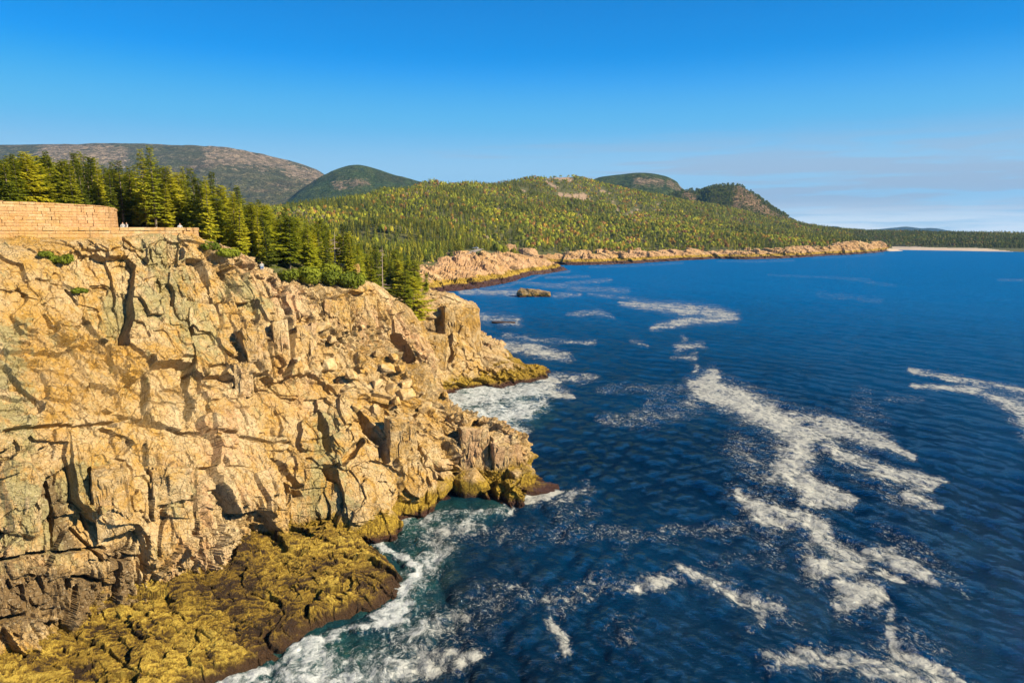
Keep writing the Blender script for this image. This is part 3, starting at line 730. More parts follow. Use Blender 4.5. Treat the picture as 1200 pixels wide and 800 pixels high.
# ------------------------------------------------------------------ distant hills
def hill(name, ridge, depth, foot_py, mat, label, bumpy, seed, bare_px=None, nu=420, nv=160, back=900):
    K = []
    for x, y, Y in ridge:
        t_ = PY(x, y, Y); dirh = np.array([t_[0], t_[1], 0]) / Y
        z0 = CAMZ + (270 - foot_py) / FPX * (Y - depth)
        fpt = t_ - dirh * depth; fpt[2] = min(z0, t_[2])
        h = t_[2] - fpt[2]
        K.append([fpt + W(0, 0, -10), fpt + (t_ - fpt) * .3 + W(0, 0, h * .06), fpt + (t_ - fpt) * .62 + W(0, 0, h * .13), fpt + (t_ - fpt) * .85 + W(0, 0, h * .09), t_,
                  t_ + dirh * back * .3 + W(0, 0, -h * .12), t_ + dirh * back + W(0, 0, -h)])
    S = loft(K, nu, nv, None, [1.6, 2, 2, 2, 1, 1])
    A = S.reshape(-1, 3)
    nz_ = fbm(A * (1.0 / (bumpy * 14)), 5, seed, .55) * bumpy + ridged(A * (1.0 / (bumpy * 4)), 3, seed + 5) * bumpy * .35
    keep = np.tile(np.interp(np.linspace(0, 1, nv), [0, .5, .68, .74, .8, 1], [1, 1, .55, .25, .4, 1]), nu)
    A = A + np.stack([nz_ * 0, -nz_ * .6 * keep, nz_ * keep], 1)
    b_ = np.zeros(len(A), np.float32)
    hx_, hy_ = proj(A)
    for st in (bare_px or []): b_ = np.maximum(b_, np.clip((2.2 - seg_dist(hx_, hy_, st)) / 2.0, 0, 1))
    f = grid_faces(nu, nv)
    fn = np.cross(A[f[:, 1]] - A[f[:, 0]], A[f[:, 2]] - A[f[:, 0]])
    if fn[:, 2].sum() < 0: f = f[:, ::-1]
    o = mesh_np(name, A, f, mat, smooth=True, attrs={'bare': b_})
    tag(o, label, 'hill', kind='structure')
    return o, S
M_cad = hill_material('bare_mountain', (0.15, 0.155, 0.07), (0.24, 0.21, 0.11), (0.58, 0.42, 0.29), (0.33, 0.20, 0.15), 0.34, 0.0035)
M_hill = hill_material('wooded_mountain', (0.08, 0.13, 0.04), (0.16, 0.19, 0.05), (0.46, 0.32, 0.22), (0.09, 0.075, 0.03), 0.10, 0.005)
M_bee = hill_material('cliffed_mountain', (0.07, 0.09, 0.025), (0.13, 0.13, 0.03), (0.50, 0.32, 0.19), (0.13, 0.08, 0.03), 0.20, 0.012)
M_blue = hill_material('far_mountain', (0.05, 0.06, 0.05), (0.06, 0.07, 0.05), (0.1, 0.1, 0.08), (0.07, 0.06, 0.05), -0.3, 0.002)
hill('long_mountain', [(-500, 215, 4000), (-250, 195, 4000), (-80, 178, 4000), (0, 172.5, 4000), (50, 170.5, 4000), (110, 171.5, 4000), (180, 171, 4000), (230, 172.5, 4000), (270, 176, 4000), (310, 183, 4000), (345, 192, 4000), (375, 203, 3950), (405, 225, 3850), (440, 250, 3800)],
     1400, 262, M_cad, 'long bare topped grey mountain behind the trees', 26, 700, [[(250, 180, 9), (330, 190, 7)], [(60, 180, 10), (140, 184, 8)], [(340, 200, 5), (370, 206, 6)]], 700, 180)
hill('round_mountain', [(300, 258, 3000), (330, 240, 3000), (355, 222, 3050), (380, 207, 3100), (402, 197, 3150), (420, 194.5, 3150), (440, 199, 3150), (465, 207, 3150), (500, 217, 3150), (560, 240, 3150)],
     800, 262, M_hill, 'rounded wooded mountain with a bare ledge beside the long grey mountain', 20, 720, [[(395, 216, 7), (430, 214, 4)], [(350, 214, 4), (370, 209, 3)]], 420, 160)
hill('far_hill', [(660, 235, 2700), (690, 214, 2700), (704, 208, 2700), (728, 205, 2700), (745, 203, 2700), (765, 204, 2700), (782, 208, 2700), (793, 214, 2700), (800, 222, 2680), (830, 240, 2650)],
     600, 262, M_hill, 'flat topped grey green mountain just behind the wooded hill', 14, 740, [[(785, 214, 5), (795, 222, 5)], [(745, 213, 6), (775, 214, 5)]], 360, 140)
bee, bee_S = hill('steep_hill', [(740, 250, 2150), (772, 236, 2150), (792, 227, 2150), (806, 224, 2150), (820, 224.5, 2150), (833, 220.5, 2100), (850, 218.5, 2080), (866, 219, 2060), (880, 226, 2040), (893, 235, 2020), (905, 244, 2010), (918, 252, 2000), (930, 260, 2000), (950, 268, 2000), (990, 274, 2000)],
     420, 275, M_bee, 'steep rocky hill with cliffs on its sunlit right flank', 11, 760, [[(868, 224, 6), (862, 245, 5)], [(875, 232, 8), (900, 252, 6)], [(805, 228, 4), (812, 234, 4)], [(905, 252, 4), (925, 260, 3)]], 420, 150, 500)
hill('blue_hill', [(940, 271, 9000), (958, 268, 9000), (972, 265.5, 9000), (982, 266, 9000), (995, 270, 9000), (1010, 273, 9000)], 900, 272, M_blue, 'small distant blue hill left of its larger neighbour', 18, 780, None, 80, 40)
hill('blue_hill', [(1000, 272, 9500), (1030, 269, 9500), (1048, 267, 9500), (1064, 266, 9500), (1080, 268, 9500), (1095, 267.5, 9500), (1112, 271, 9500), (1130, 274, 9500)], 900, 272, M_blue, 'larger distant blue hill above the beach wood', 18, 790, None, 100, 40)

# ------------------------------------------------------------------ sea
wa, wr = 1150, 1500
ang = np.linspace(math.radians(-60), math.radians(62), wa)
rad = np.concatenate([np.geomspace(18, 1800, wr - 60), np.geomspace(1850, 10600, 60)])
WX = np.sin(ang)[:, None] * rad[None, :]; WY = np.cos(ang)[:, None] * rad[None, :]
x, y = WX.ravel(), WY.ravel(); R_ = np.hypot(x, y)
h = np.zeros(len(x)); gx = np.zeros(len(x)); gy = np.zeros(len(x))
wr_ = np.random.default_rng(5)
mod = fbm(np.stack([x * .02, y * .02, 0 * x], 1), 3, 801)
for i in range(46):
    lam = 0.8 * (1.105 ** i)                       # 0.8 m to 70 m
    a_ = math.radians(205) + wr_.normal(0, 0.8 if lam < 12 else 0.3)
    kx, ky = math.cos(a_) * 2 * math.pi / lam, math.sin(a_) * 2 * math.pi / lam
    amp = 0.0170 * lam ** 0.62 * (0.75 + 0.5 * wr_.random()) * (.95 if lam < 5 else (.8 if lam < 9 else (.5 if lam < 18 else .25)))
    res = np.maximum(R_ * 0.0045, 0.02)            # fade waves the mesh cannot carry
    fade = np.clip((lam / res - 3) / 4, 0, 1)
    ph = kx * x + ky * y + wr_.random() * 6.28 + mod * 2.0
    s_ = np.sin(ph)
    h += amp * fade * (s_ + 0.25 * np.sin(2 * ph + 1.57)) ; gx -= amp * fade * math.cos(a_) * np.cos(ph) * .7; gy -= amp * fade * math.sin(a_) * np.cos(ph) * .7
h *= 0.8 + 0.5 * mod
WP = np.stack([x + gx, y + gy, h], 1)
wpx, wpy = proj(np.stack([x, y, 0 * x], 1))
wn1 = fbm(np.stack([x * .11, y * .11, 0 * x], 1), 4, 811); wn2 = fbm(np.stack([x * .11, y * .11, 0 * x + 9], 1), 4, 821)
sc_ = np.clip(4200 / np.maximum(R_, 30) ** 1.25, 0.6, 30)   # wobble in pixels shrinks with distance
wn3 = fbm(np.stack([x * .6, y * .6, 0 * x + 3], 1), 3, 815)
wn4 = fbm(np.stack([x * .3, y * .3, 0 * x + 7], 1), 3, 817)
jx = wpx + wn1 * sc_ * 1.0 + (wn3 + wn4) * sc_ * .5; jy = wpy + wn2 * sc_ * 0.5 + (wn3 - wn4) * sc_ * .3
FOAM = [
 (.85, [(728, 356, 3), (780, 360, 6), (830, 366, 7), (863, 372, 5)]), (.85, [(863, 373, 4), (810, 376, 5), (775, 381, 4), (764, 385, 3)]), (.8, [(785, 362, 4), (800, 366, 6)]),
 (.8, [(795, 408, 4), (822, 405, 4)]), (.75, [(790, 418, 2), (815, 419, 3)]), (.6, [(800, 395, 3), (806, 402, 2)]), (.7, [(818, 428, 3), (812, 432, 3)]),
 (.95, [(838, 439, 8), (820, 455, 13), (860, 466, 14), (900, 486, 16), (935, 512, 18), (925, 545, 22), (950, 572, 15), (1000, 587, 5)]), (.9, [(905, 488, 12), (965, 497, 11), (1020, 513, 8), (1068, 535, 4)]),
 (.8, [(945, 505, 11), (1000, 538, 9), (1050, 558, 9), (1085, 568, 8), (1107, 567, 4)]), (.8, [(1070, 580, 10), (1090, 590, 8), (1107, 592, 3)]), (.6, [(1000, 535, 16), (1060, 575, 14)]), (.55, [(860, 520, 14), (905, 560, 16)]),
 (.9, [(858, 580, 9), (895, 602, 14), (945, 608, 13), (972, 632, 13), (1010, 662, 13)]), (.7, [(950, 645, 16), (950, 672, 14)]), (.9, [(960, 672, 13), (1000, 668, 12)]), (.95, [(978, 692, 8), (1000, 705, 17), (1025, 705, 15)]),
 (.85, [(1012, 645, 6), (1045, 650, 8), (1062, 664, 10), (1090, 680, 4)]), (.8, [(1035, 672, 6), (1055, 680, 7)]), (.85, [(1040, 726, 6)] * 2), (.9, [(1044, 742, 6), (1060, 765, 8), (1095, 780, 7), (1118, 786, 6)]),
 (.85, [(905, 772, 9), (950, 772, 12), (1000, 785, 12), (1060, 795, 14), (1120, 800, 10)]), (.6, [(1050, 762, 20), (1090, 795, 18)]), (.5, [(1040, 615, 10), (1080, 650, 10), (1130, 690, 8)]),
 (.55, [(900, 635, 18), (900, 652, 10)]),
 (.8, [(798, 674, 5), (840, 690, 9), (885, 706, 13), (920, 712, 5)]), (.75, [(893, 712, 8), (880, 733, 7)]), (.5, [(905, 720, 12), (930, 735, 8)]), (.52, [(590, 628, 10), (680, 628, 9), (760, 628, 6), (860, 618, 10)]),
 (.62, [(630, 700, 9), (670, 702, 11), (705, 683, 8), (735, 688, 6)]), (.75, [(740, 690, 7), (788, 686, 6)]), (.85, [(640, 722, 6), (655, 735, 9), (668, 750, 10)]), (.45, [(735, 725, 10), (745, 745, 8)]), (.5, [(725, 645, 8), (735, 652, 6)]),
 (.4, [(830, 660, 8), (870, 648, 8)]),
 (.75, [(1068, 434, 2.5), (1110, 442, 3), (1200, 460, 4)]), (.8, [(1070, 452, 3), (1130, 455, 4), (1170, 466, 7), (1200, 480, 14), (1230, 510, 18)]), (.42, [(1010, 465, 9), (1025, 490, 14)]), (.4, [(1040, 464, 4), (1080, 468, 3)]),
 (.6, [(700, 492, 5), (760, 492, 8), (800, 480, 10), (825, 468, 10)]), (.5, [(700, 457, 4), (780, 456, 6)]), (.5, [(760, 470, 5), (800, 455, 5)]),
 (.95, [(515, 470, 12), (580, 462, 12), (640, 456, 7), (668, 463, 4)]), (.9, [(550, 485, 16), (600, 485, 12), (640, 474, 5)]), (.8, [(560, 505, 18), (610, 505, 8)]), (.75, [(640, 443, 5), (700, 442, 3)]), (.95, [(590, 438, 5), (650, 446, 5)]),
 (.85, [(575, 403, 5), (620, 409, 6), (665, 415, 4)]), (.75, [(565, 372, 5), (606, 377, 5)]), (.7, [(590, 392, 2.5), (640, 400, 2.5), (700, 401, 2)]), (.7, [(625, 418, 2), (670, 421, 3)]), (.6, [(740, 400, 3), (760, 405, 2)]),
 (.8, [(540, 342, 3), (605, 343, 4)]), (.7, [(650, 346, 3), (680, 345, 2)]), (.62, [(600, 330, 2), (680, 338, 3), (735, 341, 3)]), (.62, [(655, 333, 2), (715, 328, 2)]), (.62, [(690, 345, 2), (760, 352, 2)]), (.7, [(665, 368, 2), (700, 366, 3.5), (720, 371, 2)]),
 (.6, [(640, 325, 1.5), (690, 324, 1.5)]), (.4, [(900, 322, 1), (1020, 327, 1.4)]), (.35, [(960, 345, 4), (1030, 352, 4)]), (.4, [(980, 325, 1.5), (1050, 335, 1.5)]), (.5, [(1170, 328, 1.5), (1200, 328, 1.5)]),
 (.95, [(150, 870, 16), (245, 812, 7), (330, 778, 7), (400, 745, 8), (470, 712, 8), (482, 690, 5), (470, 660, 5), (445, 640, 5), (425, 622, 4)]),
 (.78, [(300, 815, 30), (400, 790, 28), (500, 775, 20), (560, 765, 10)]), (.68, [(480, 700, 18), (500, 650, 22), (520, 630, 14), (560, 625, 10)]), (.6, [(480, 740, 26), (560, 715, 18), (600, 700, 12)]), (.72, [(470, 620, 12), (520, 608, 9), (600, 600, 5)]),
 (.95, [(590, 592, 4), (630, 584, 6), (655, 575, 5)]), (.65, [(650, 590, 6), (685, 578, 5), (690, 560, 4)]), (.45, [(650, 610, 8), (690, 600, 6)]),
 (.5, [(690, 313, 1.0), (745, 311.5, 1.2), (800, 308, 1.2)]), (.5, [(840, 306, .8), (890, 306.5, 1.2), (930, 305, 1)]), (.5, [(950, 302.5, .7), (1000, 300.5, .9), (1036, 297.5, .8)]), (.6, [(560, 339, 1.5), (600, 334, 1.2), (640, 321, 1.2), (668, 318, 1.2)]),
]
foam = np.zeros(len(x), np.float32)
for den, pts in FOAM:
    xs = [p[0] for p in pts]; ys = [p[1] for p in pts]; pad = max(p[2] for p in pts) * 2 + 12
    m = (wpx > min(xs) - pad) & (wpx < max(xs) + pad) & (wpy > min(ys) - pad) & (wpy < max(ys) + pad) & (WY.ravel() > 5)
    if not m.any(): continue
    q = seg_dist(jx[m], jy[m], pts); foam[m] = np.maximum(foam[m], den * np.clip((2.3 - q) / 1.8, 0, 1) * (0.93 if min(ys) < 400 else 1.0))
# pale shallow water close to the rocks
SHAL = [[(200, 830, 60), (400, 760, 60), (480, 690, 45), (450, 640, 30), (500, 605, 25), (580, 600, 14)], [(540, 480, 40), (620, 470, 22)]]
shal = np.zeros(len(x), np.float32)
for pts in SHAL:
    q = seg_dist(jx, jy, pts); shal = np.maximum(shal, np.clip((1.7 - q) / 1.2, 0, 1) * (WY.ravel() > 5))
# water is livelier in the churned zones
WP[:, 2] += foam * 0.10 * fbm(np.stack([x * 1.3, y * 1.3, 0 * x], 1), 3, 831) + np.where((foam > .5) & (shal > .3), 0.25, 0) * ridged(np.stack([x * .35, y * .35, 0 * x], 1), 3, 841) * shal
def water_material():
    m, t, b, out = material('sea_water')
    geo = t.new('ShaderNodeNewGeometry'); pos = geo.outputs['Position']
    fm = t.attr('foam').outputs['Fac']; sh = t.attr('shallow').outputs['Fac']; dist = t.attr('dist').outputs['Fac']
    big = t.noise(t.scale(pos, (1, 1.7, 1)), 0.012, 4, 0.6)
    deep = t.mix(t.ramp(big, 0.35, 0.65), (0.0002, 0.007, 0.018), (0.0004, 0.022, 0.058))
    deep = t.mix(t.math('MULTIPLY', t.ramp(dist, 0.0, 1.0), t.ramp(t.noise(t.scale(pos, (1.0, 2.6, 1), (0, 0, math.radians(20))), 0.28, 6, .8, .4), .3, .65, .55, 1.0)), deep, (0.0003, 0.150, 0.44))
    deep = t.mix(t.math('MULTIPLY', sh, t.ramp(t.noise(pos, 0.12, 4, .6), .3, .65, .3, .9)), deep, (0.014, 0.062, 0.055))
    # lacy foam: cell walls of warped noise
    wv = t.new('ShaderNodeVectorMath', operation='ADD', ins={0: pos, 1: t.new('ShaderNodeVectorMath', operation='SCALE', ins={0: t.new('ShaderNodeTexNoise', ins={'Vector': pos, 'Scale': 0.45, 'Detail': 3}).outputs[1], 'Scale': 1.8}).outputs[0]}).outputs[0]
    st = t.scale(wv, (1.0, 0.62, 1.0), (0, 0, math.radians(28)))
    v1 = t.vor(st, 0.75, 'DISTANCE_TO_EDGE'); v2 = t.vor(st, 1.9, 'DISTANCE_TO_EDGE')
    n1 = t.noise(st, 1.1, 8, 0.72, 0.4); n2 = t.noise(st, 0.22, 4, 0.6)
    lace = t.math('SUBTRACT', t.math('ADD', t.math('MULTIPLY', n1, 0.8), t.math('MULTIPLY', n2, 0.5)), t.math('MULTIPLY', t.math('ADD', v1, v2), 0.42))
    wv2 = t.new('ShaderNodeVectorMath', operation='ADD', ins={0: st, 1: t.new('ShaderNodeVectorMath', operation='SCALE', ins={0: t.new('ShaderNodeTexNoise', ins={'Vector': st, 'Scale': 1.6, 'Detail': 4}).outputs[1], 'Scale': 0.45}).outputs[0]}).outputs[0]
    web1 = t.ramp(t.vor(wv2, 0.62, 'DISTANCE_TO_EDGE'), 0.01, 0.16, 1.0, 0.0); web2 = t.ramp(t.vor(wv2, 1.7, 'DISTANCE_TO_EDGE'), 0.01, 0.15, 1.0, 0.0)
    web = t.math('MAXIMUM', t.math('MULTIPLY', web1, 0.9), t.math('MULTIPLY', web2, 0.75))
    f = t.math('ADD', fm, t.math('MULTIPLY', t.math('SUBTRACT', t.math('ADD', t.math('MULTIPLY', n1, .55), t.math('MULTIPLY', n2, .45)), 0.465), 2.2))
    core = t.math('MULTIPLY', t.ramp(f, 0.66, 1.02), t.ramp(t.math('ADD', n1, t.math('MULTIPLY', v1, -.25)), 0.30, 0.55, 0.45, 0.95))
    spk = t.ramp(t.noise(st, 2.6, 6, .75, .3), 0.50, 0.62); spk2 = t.ramp(t.noise(st, 7.0, 3, .6), 0.50, 0.64)
    fringe = t.math('MULTIPLY', t.ramp(f, 0.22, 0.80), t.math('MAXIMUM', t.math('MULTIPLY', web, t.math('MULTIPLY', spk, 0.9)), t.math('MULTIPLY', spk2, t.math('MULTIPLY', spk, .8))))
    fo = t.math('MAXIMUM', core, fringe)
    fo = t.math('MULTIPLY', fo, t.ramp(t.math('ADD', fm, t.math('MULTIPLY', t.math('SUBTRACT', n1, .5), .5)), 0.06, 0.34))
    foamc = t.mix(t.math('MULTIPLY', sh, 0.6), (0.50, 0.49, 0.44), (0.66, 0.70, 0.72))
    t.n.remove(b)
    dif = t.new('ShaderNodeBsdfDiffuse', ins={'Color': t.mix(fo, deep, foamc)})
    glo = t.new('ShaderNodeBsdfGlossy', ins={'Color': (0.48, 0.78, 1.0, 1), 'Roughness': 0.08})
    fr = t.new('ShaderNodeFresnel', ins={'IOR': 1.33})
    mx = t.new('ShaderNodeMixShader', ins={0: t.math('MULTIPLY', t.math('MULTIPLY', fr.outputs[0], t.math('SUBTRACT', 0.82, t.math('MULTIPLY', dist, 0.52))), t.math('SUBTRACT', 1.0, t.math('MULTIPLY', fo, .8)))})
    t.l.new(dif.outputs[0], mx.inputs[1]); t.l.new(glo.outputs[0], mx.inputs[2]); t.l.new(mx.outputs[0], out.inputs[0])
    r1 = t.noise(t.scale(pos, (1.0, 2.0, 1), (0, 0, math.radians(25))), 0.9, 6, 0.65, .4)
    r2 = t.noise(t.scale(pos, (1.0, 2.2, 1), (0, 0, math.radians(20))), 0.33, 6, 0.75, .3)
    r3 = t.noise(t.scale(pos, (1.0, 2.4, 1), (0, 0, math.radians(35))), 2.6, 4, 0.6, .3)
    hgt = t.math('ADD', t.math('ADD', t.math('MULTIPLY', r1, 0.42), t.math('MULTIPLY', r3, 0.12)), t.math('MULTIPLY', t.math('MULTIPLY', r2, dist), 2.0))
    hgt = t.math('ADD', hgt, t.math('MULTIPLY', fo, 0.06))
    bp = t.new('ShaderNodeBump', ins={'Strength': 1.0, 'Distance': 1.0, 'Height': hgt})
    for nd in (dif, glo, fr): t.l.new(bp.outputs[0], nd.inputs['Normal'])
    return m
M_water = water_material()
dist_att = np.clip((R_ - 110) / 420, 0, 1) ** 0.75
f = grid_faces(wa, wr)
fn = np.cross(WP[f[:50, 1]] - WP[f[:50, 0]], WP[f[:50, 2]] - WP[f[:50, 0]])
if fn[:, 2].sum() < 0: f = f[:, ::-1]
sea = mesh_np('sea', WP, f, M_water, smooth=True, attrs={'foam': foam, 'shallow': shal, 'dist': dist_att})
tag(sea, 'deep blue sea with drifting white foam streaks', 'sea', kind='structure')

# ------------------------------------------------------------------ boulders, blocks and the islet
from mathutils import Matrix
def convex_rock(seed, n=16, sx=1, sy=1, sz=1, sub=2, rough=0.06, boxy=0.75):
    import bmesh
    r = random.Random(seed); bm = bmesh.new()
    for i in range(n):
        p = Vector((r.uniform(-1, 1), r.uniform(-1, 1), r.uniform(-1, 1)))
        k = max(abs(c) for c in p); p = p.normalized().lerp(p / k, boxy)
        bm.verts.new((p.x * sx, p.y * sy, p.z * sz))
    for g in [v for v in bmesh.ops.convex_hull(bm, input=bm.verts[:])['geom_interior'] if isinstance(v, bmesh.types.BMVert)]: bm.verts.remove(g)
    for v in [v for v in bm.verts if not v.link_faces]: bm.verts.remove(v)
    bmesh.ops.bevel(bm, geom=bm.edges[:], offset=0.07 * min(sx, sy, sz), segments=1, affect='EDGES')
    bmesh.ops.triangulate(bm, faces=bm.faces[:])
    for _ in range(sub): bmesh.ops.subdivide_edges(bm, edges=bm.edges[:], cuts=1, use_grid_fill=True)
    me = bpy.data.meshes.new('rock')
    bm.normal_update(); bm.to_mesh(me); bm.free()
    co = np.zeros(len(me.vertices) * 3, np.float32); me.vertices.foreach_get('co', co); co = co.reshape(-1, 3)
    s = max(sx, sy, sz); no = fbm(co / s * 2.5 + seed, 4, seed % 97) * rough * s * 1.6
    L = np.linalg.norm(co, axis=1, keepdims=True) + 1e-6
    co += co / L * no[:, None]; me.vertices.foreach_set('co', co.ravel())
    a = me.attributes.new('cell', 'FLOAT', 'POINT'); a.data.foreach_set('value', np.full(len(co), r.random(), np.float32))
    a = me.attributes.new('cell2', 'FLOAT', 'POINT'); a.data.foreach_set('value', np.full(len(co), r.random() * .7, np.float32))
    me.update()
    return me
rock_protos = [convex_rock(900 + i, 14 + i % 5, 1, .55 + .4 * rnd.random(), .4 + .4 * rnd.random(), 1) for i in range(10)]
for me in rock_protos: me.materials.append(M_boulder)
spots = []
r_ = random.Random(31)
for k in range(400):
    if len(spots) >= 26: break
    if r_.random() < .65: X, Y = r_.gauss(430, 45), r_.gauss(418, 24)
    else: X, Y = r_.gauss(470, 30), r_.gauss(465, 20)
    p, n_ = on_cliff(X, Y)
    if p is None or n_[2] < 0.12 or not (340 < X < 540 and 355 < Y < 520): continue
    if any((X - a[0]) ** 2 + (Y - a[1]) ** 2 < 60 for a in spots): continue
    spots.append((X, Y, p, n_, r_.uniform(.45, 1.5)))
for k, (X, Y, p, n_, s) in enumerate(spots):
    o = bpy.data.objects.new('boulder', rock_protos[k % 10]); C.objects.link(o)
    o.location = p + n_ * s * 0.18; o.scale = (s, s, s); o.rotation_euler = (r_.uniform(-.3, .3), r_.uniform(-.3, .3), r_.uniform(0, 6.28))
    tag(o, ('large ' if s > 1.1 else 'mid sized ' if s > .75 else 'small ') + 'tan granite boulder in the rubble ' + ('at the top of the broken bench' if Y < 400 else 'in the middle of the broken bench' if Y < 430 else 'on the ledge above the near headland' if X > 450 else 'at the foot of the broken bench'), 'boulder', 'boulders on the broken bench of the cliff')
def big_rock(name, label, loc, seed, s, rot, n=18, sub=3, mat=M_cliff, rough=.05):
    me = convex_rock(seed, n, *s, sub=sub, rough=rough, boxy=.95); me.materials.append(mat)
    o = bpy.data.objects.new(name, me); C.objects.link(o); o.location = loc; o.rotation_euler = rot
    tag(o, label, 'rock'); return o
q = PZ(549, 586, 0)
big_rock('fallen_block', 'squarish yellow weeded block leaning in the water at the foot of the headland', (q[0] + .3, q[1] + 1.8, 1.0), 941, (2.1, 1.9, 2.3), (.25, -.35, .5))
q = PZ(512, 592, 0)
big_rock('fallen_block', 'lower rounded block in the dark cleft left of the yellow leaning block', (q[0], q[1] + 2.0, 1.2), 942, (1.7, 1.7, 1.9), (.1, .2, .9))
q = PZ(620, 577, 0)
big_rock('shore_rock', 'small dark wet rock at the tip of the near headland', (q[0] + 1.0, q[1] + 1, 0.0), 943, (2.6, 1.6, .9), (.05, .1, .3))
q = PZ(646, 574, 0)
big_rock('shore_rock', 'outermost brown weedy rock trailing off the near headland into foam', (q[0] - .8, q[1] + .8, -.1), 944, (2.0, 1.2, .75), (0, .15, .1))
q = PZ(575, 378, 0)
big_rock('shore_rock', 'dark rock awash in white foam beside the second headland', (q[0] + 5, q[1], -.2), 945, (4.5, 2.0, .7), (0, 0, .1), mat=M_weed)
q = PZ(610, 440, 0)
big_rock('shore_rock', 'brown weedy rock in the surf under the yellow point', (q[0], q[1] - 2, 0), 946, (4.0, 2.2, .9), (0, .05, .25), mat=M_weed)
big_rock('shore_rock', 'small wet rock off the end of the yellow point', (PZ(628, 444)[0], PZ(628, 444)[1] - 1, -.1), 947, (2.6, 1.4, .7), (0, .05, .5), mat=M_weed)
q = PZ(626, 348, 0)
isl = big_rock('islet', 'low dark islet of weathered rock standing alone in the blue bay', (q[0], q[1] + 3, .4), 948, (8.5, 4.2, 3.0), (0, .12, .05), 40, 4, M_islet, .22)
isl['category'] = 'islet'
q = PZ(412, 622, 0)
big_rock('shore_rock', 'yellow weeded lump between the shelf and the cliff foot', (q[0] + .5, q[1] + 2.0, .8), 949, (2.4, 2.2, 1.9), (.1, -.1, .6))

def jointed_block(name, label, loc, seed, s, rot, mat=None):
    import bmesh
    r = random.Random(seed); bm = bmesh.new()
    for a in (-1, 1):
        for b_ in (-1, 1):
            for c in (-1, 1): bm.verts.new(((a + r.uniform(-.22, .10)) * s[0], (b_ + r.uniform(-.15, .12)) * s[1], (c + r.uniform(-.16, .10)) * s[2]))
    bm.verts.new((s[0] * r.uniform(-.3, .3), -s[1] * 1.18, s[2] * .35)); bm.verts.new((s[0] * 1.15, s[1] * r.uniform(-.3, .3), -s[2] * .2))
    bmesh.ops.convex_hull(bm, input=bm.verts[:])
    for v in [v for v in bm.verts if not v.link_faces]: bm.verts.remove(v)
    bmesh.ops.bevel(bm, geom=bm.edges[:], offset=0.05 * min(s), segments=1, affect='EDGES')
    bmesh.ops.triangulate(bm, faces=bm.faces[:])
    for _ in range(4): bmesh.ops.subdivide_edges(bm, edges=bm.edges[:], cuts=1, use_grid_fill=True)
    me = bpy.data.meshes.new(name); bm.normal_update(); bm.to_mesh(me); bm.free()
    co = np.zeros(len(me.vertices) * 3, np.float32); me.vertices.foreach_get('co', co); co = co.reshape(-1, 3)
    dd, cc, _ = blocks(co + seed, (1.3, 1.2, 2.6), seed, .16, .14, .35, .08, .45, None, 12)
    co += co / (np.linalg.norm(co, axis=1, keepdims=True) + 1e-6) * (dd + fbm(co * 1.7 + seed, 4, seed) * .16)[:, None]
    me.vertices.foreach_set('co', co.ravel())
    for an in ('cell', 'cell2'):
        a = me.attributes.new(an, 'FLOAT', 'POINT'); a.data.foreach_set('value', cc.astype(np.float32))
    me.materials.append(mat or M_cliff); me.update()
    o = bpy.data.objects.new(name, me); C.objects.link(o); o.location = loc; o.rotation_euler = rot
    tag(o, label, 'rock block')
jointed_block('rock_block', 'tall square granite block forming the outer end of the near headland', PY(590, 540, 96.5), 961, (2.2, 2.0, 4.0), (.05, -.06, .35))
jointed_block('rock_block', 'narrower upright granite block behind the leaning yellow one on the near headland', PY(556, 532, 96), 962, (1.9, 2.0, 3.8), (-.04, .08, .15))
jointed_block('rock_block', 'low yellow footed block under the outer end of the near headland', PY(608, 566, 94.5), 963, (1.7, 1.5, 2.3), (.1, .12, .6))
jointed_block('rock_block', 'big pale granite block with a sheer right side on the second headland', PY(538, 392, 173), 964, (4.8, 4.2, 7.6), (.02, -.03, .3))
jointed_block('rock_block', 'dark sided square block left of the big pale one on the second headland', PY(503, 410, 160), 965, (4.2, 3.0, 3.8), (.04, .05, .2))

for k, (x_, y_, sz, rt, lb) in enumerate([
    (337, 408, (.95, 1.3, 3.9), (-.20, .04, .55), 'slim tall granite pillar standing proud in the middle of the cliff'),
    (364, 410, (1.3, 1.4, 3.9), (-.22, .10, .55), 'broader granite pillar seaward of the slim one'),
    (306, 408, (1.3, 1.4, 3.2), (-.22, -.12, .60), 'leaning granite pillar landward of the slim one'),
    (290, 445, (1.0, 1.0, 1.9), (-.15, .05, .5), 'small pale upright slab below the leaning pillar'),
    (206, 563, (1.7, 1.2, 1.6), (-.05, .06, .65), 'squarish grey green block above the long crack low on the cliff'),
    (432, 364, (2.1, 1.7, 2.5), (-.15, .02, .5), 'large pale block under the seaward end of the shrubs'),
    (398, 368, (1.9, 1.7, 2.3), (-.18, .06, .5), 'rusty pale block directly under the shrub clump'),
    (478, 520, (1.7, 1.6, 3.6), (-.05, .05, .4), 'tall smooth pale slab facing the water landward of the near headland'),
    (265, 590, (1.9, 1.3, 2.9), (-.05, .05, .6), 'wide pale slab above the landward part of the seaweed shelf'),
    (140, 585, (1.4, 1.1, 3.0), (-.05, .0, .65), 'orange stained slab low on the landward cliff')]):
    p, n_ = on_cliff(x_, y_, 4)
    if p is not None:
        nh = np.array([n_[0], n_[1], 0]); nh /= np.linalg.norm(nh)
        jointed_block('rock_block', lb, p - nh * (sz[1] * .62), 970 + k, sz, rt)

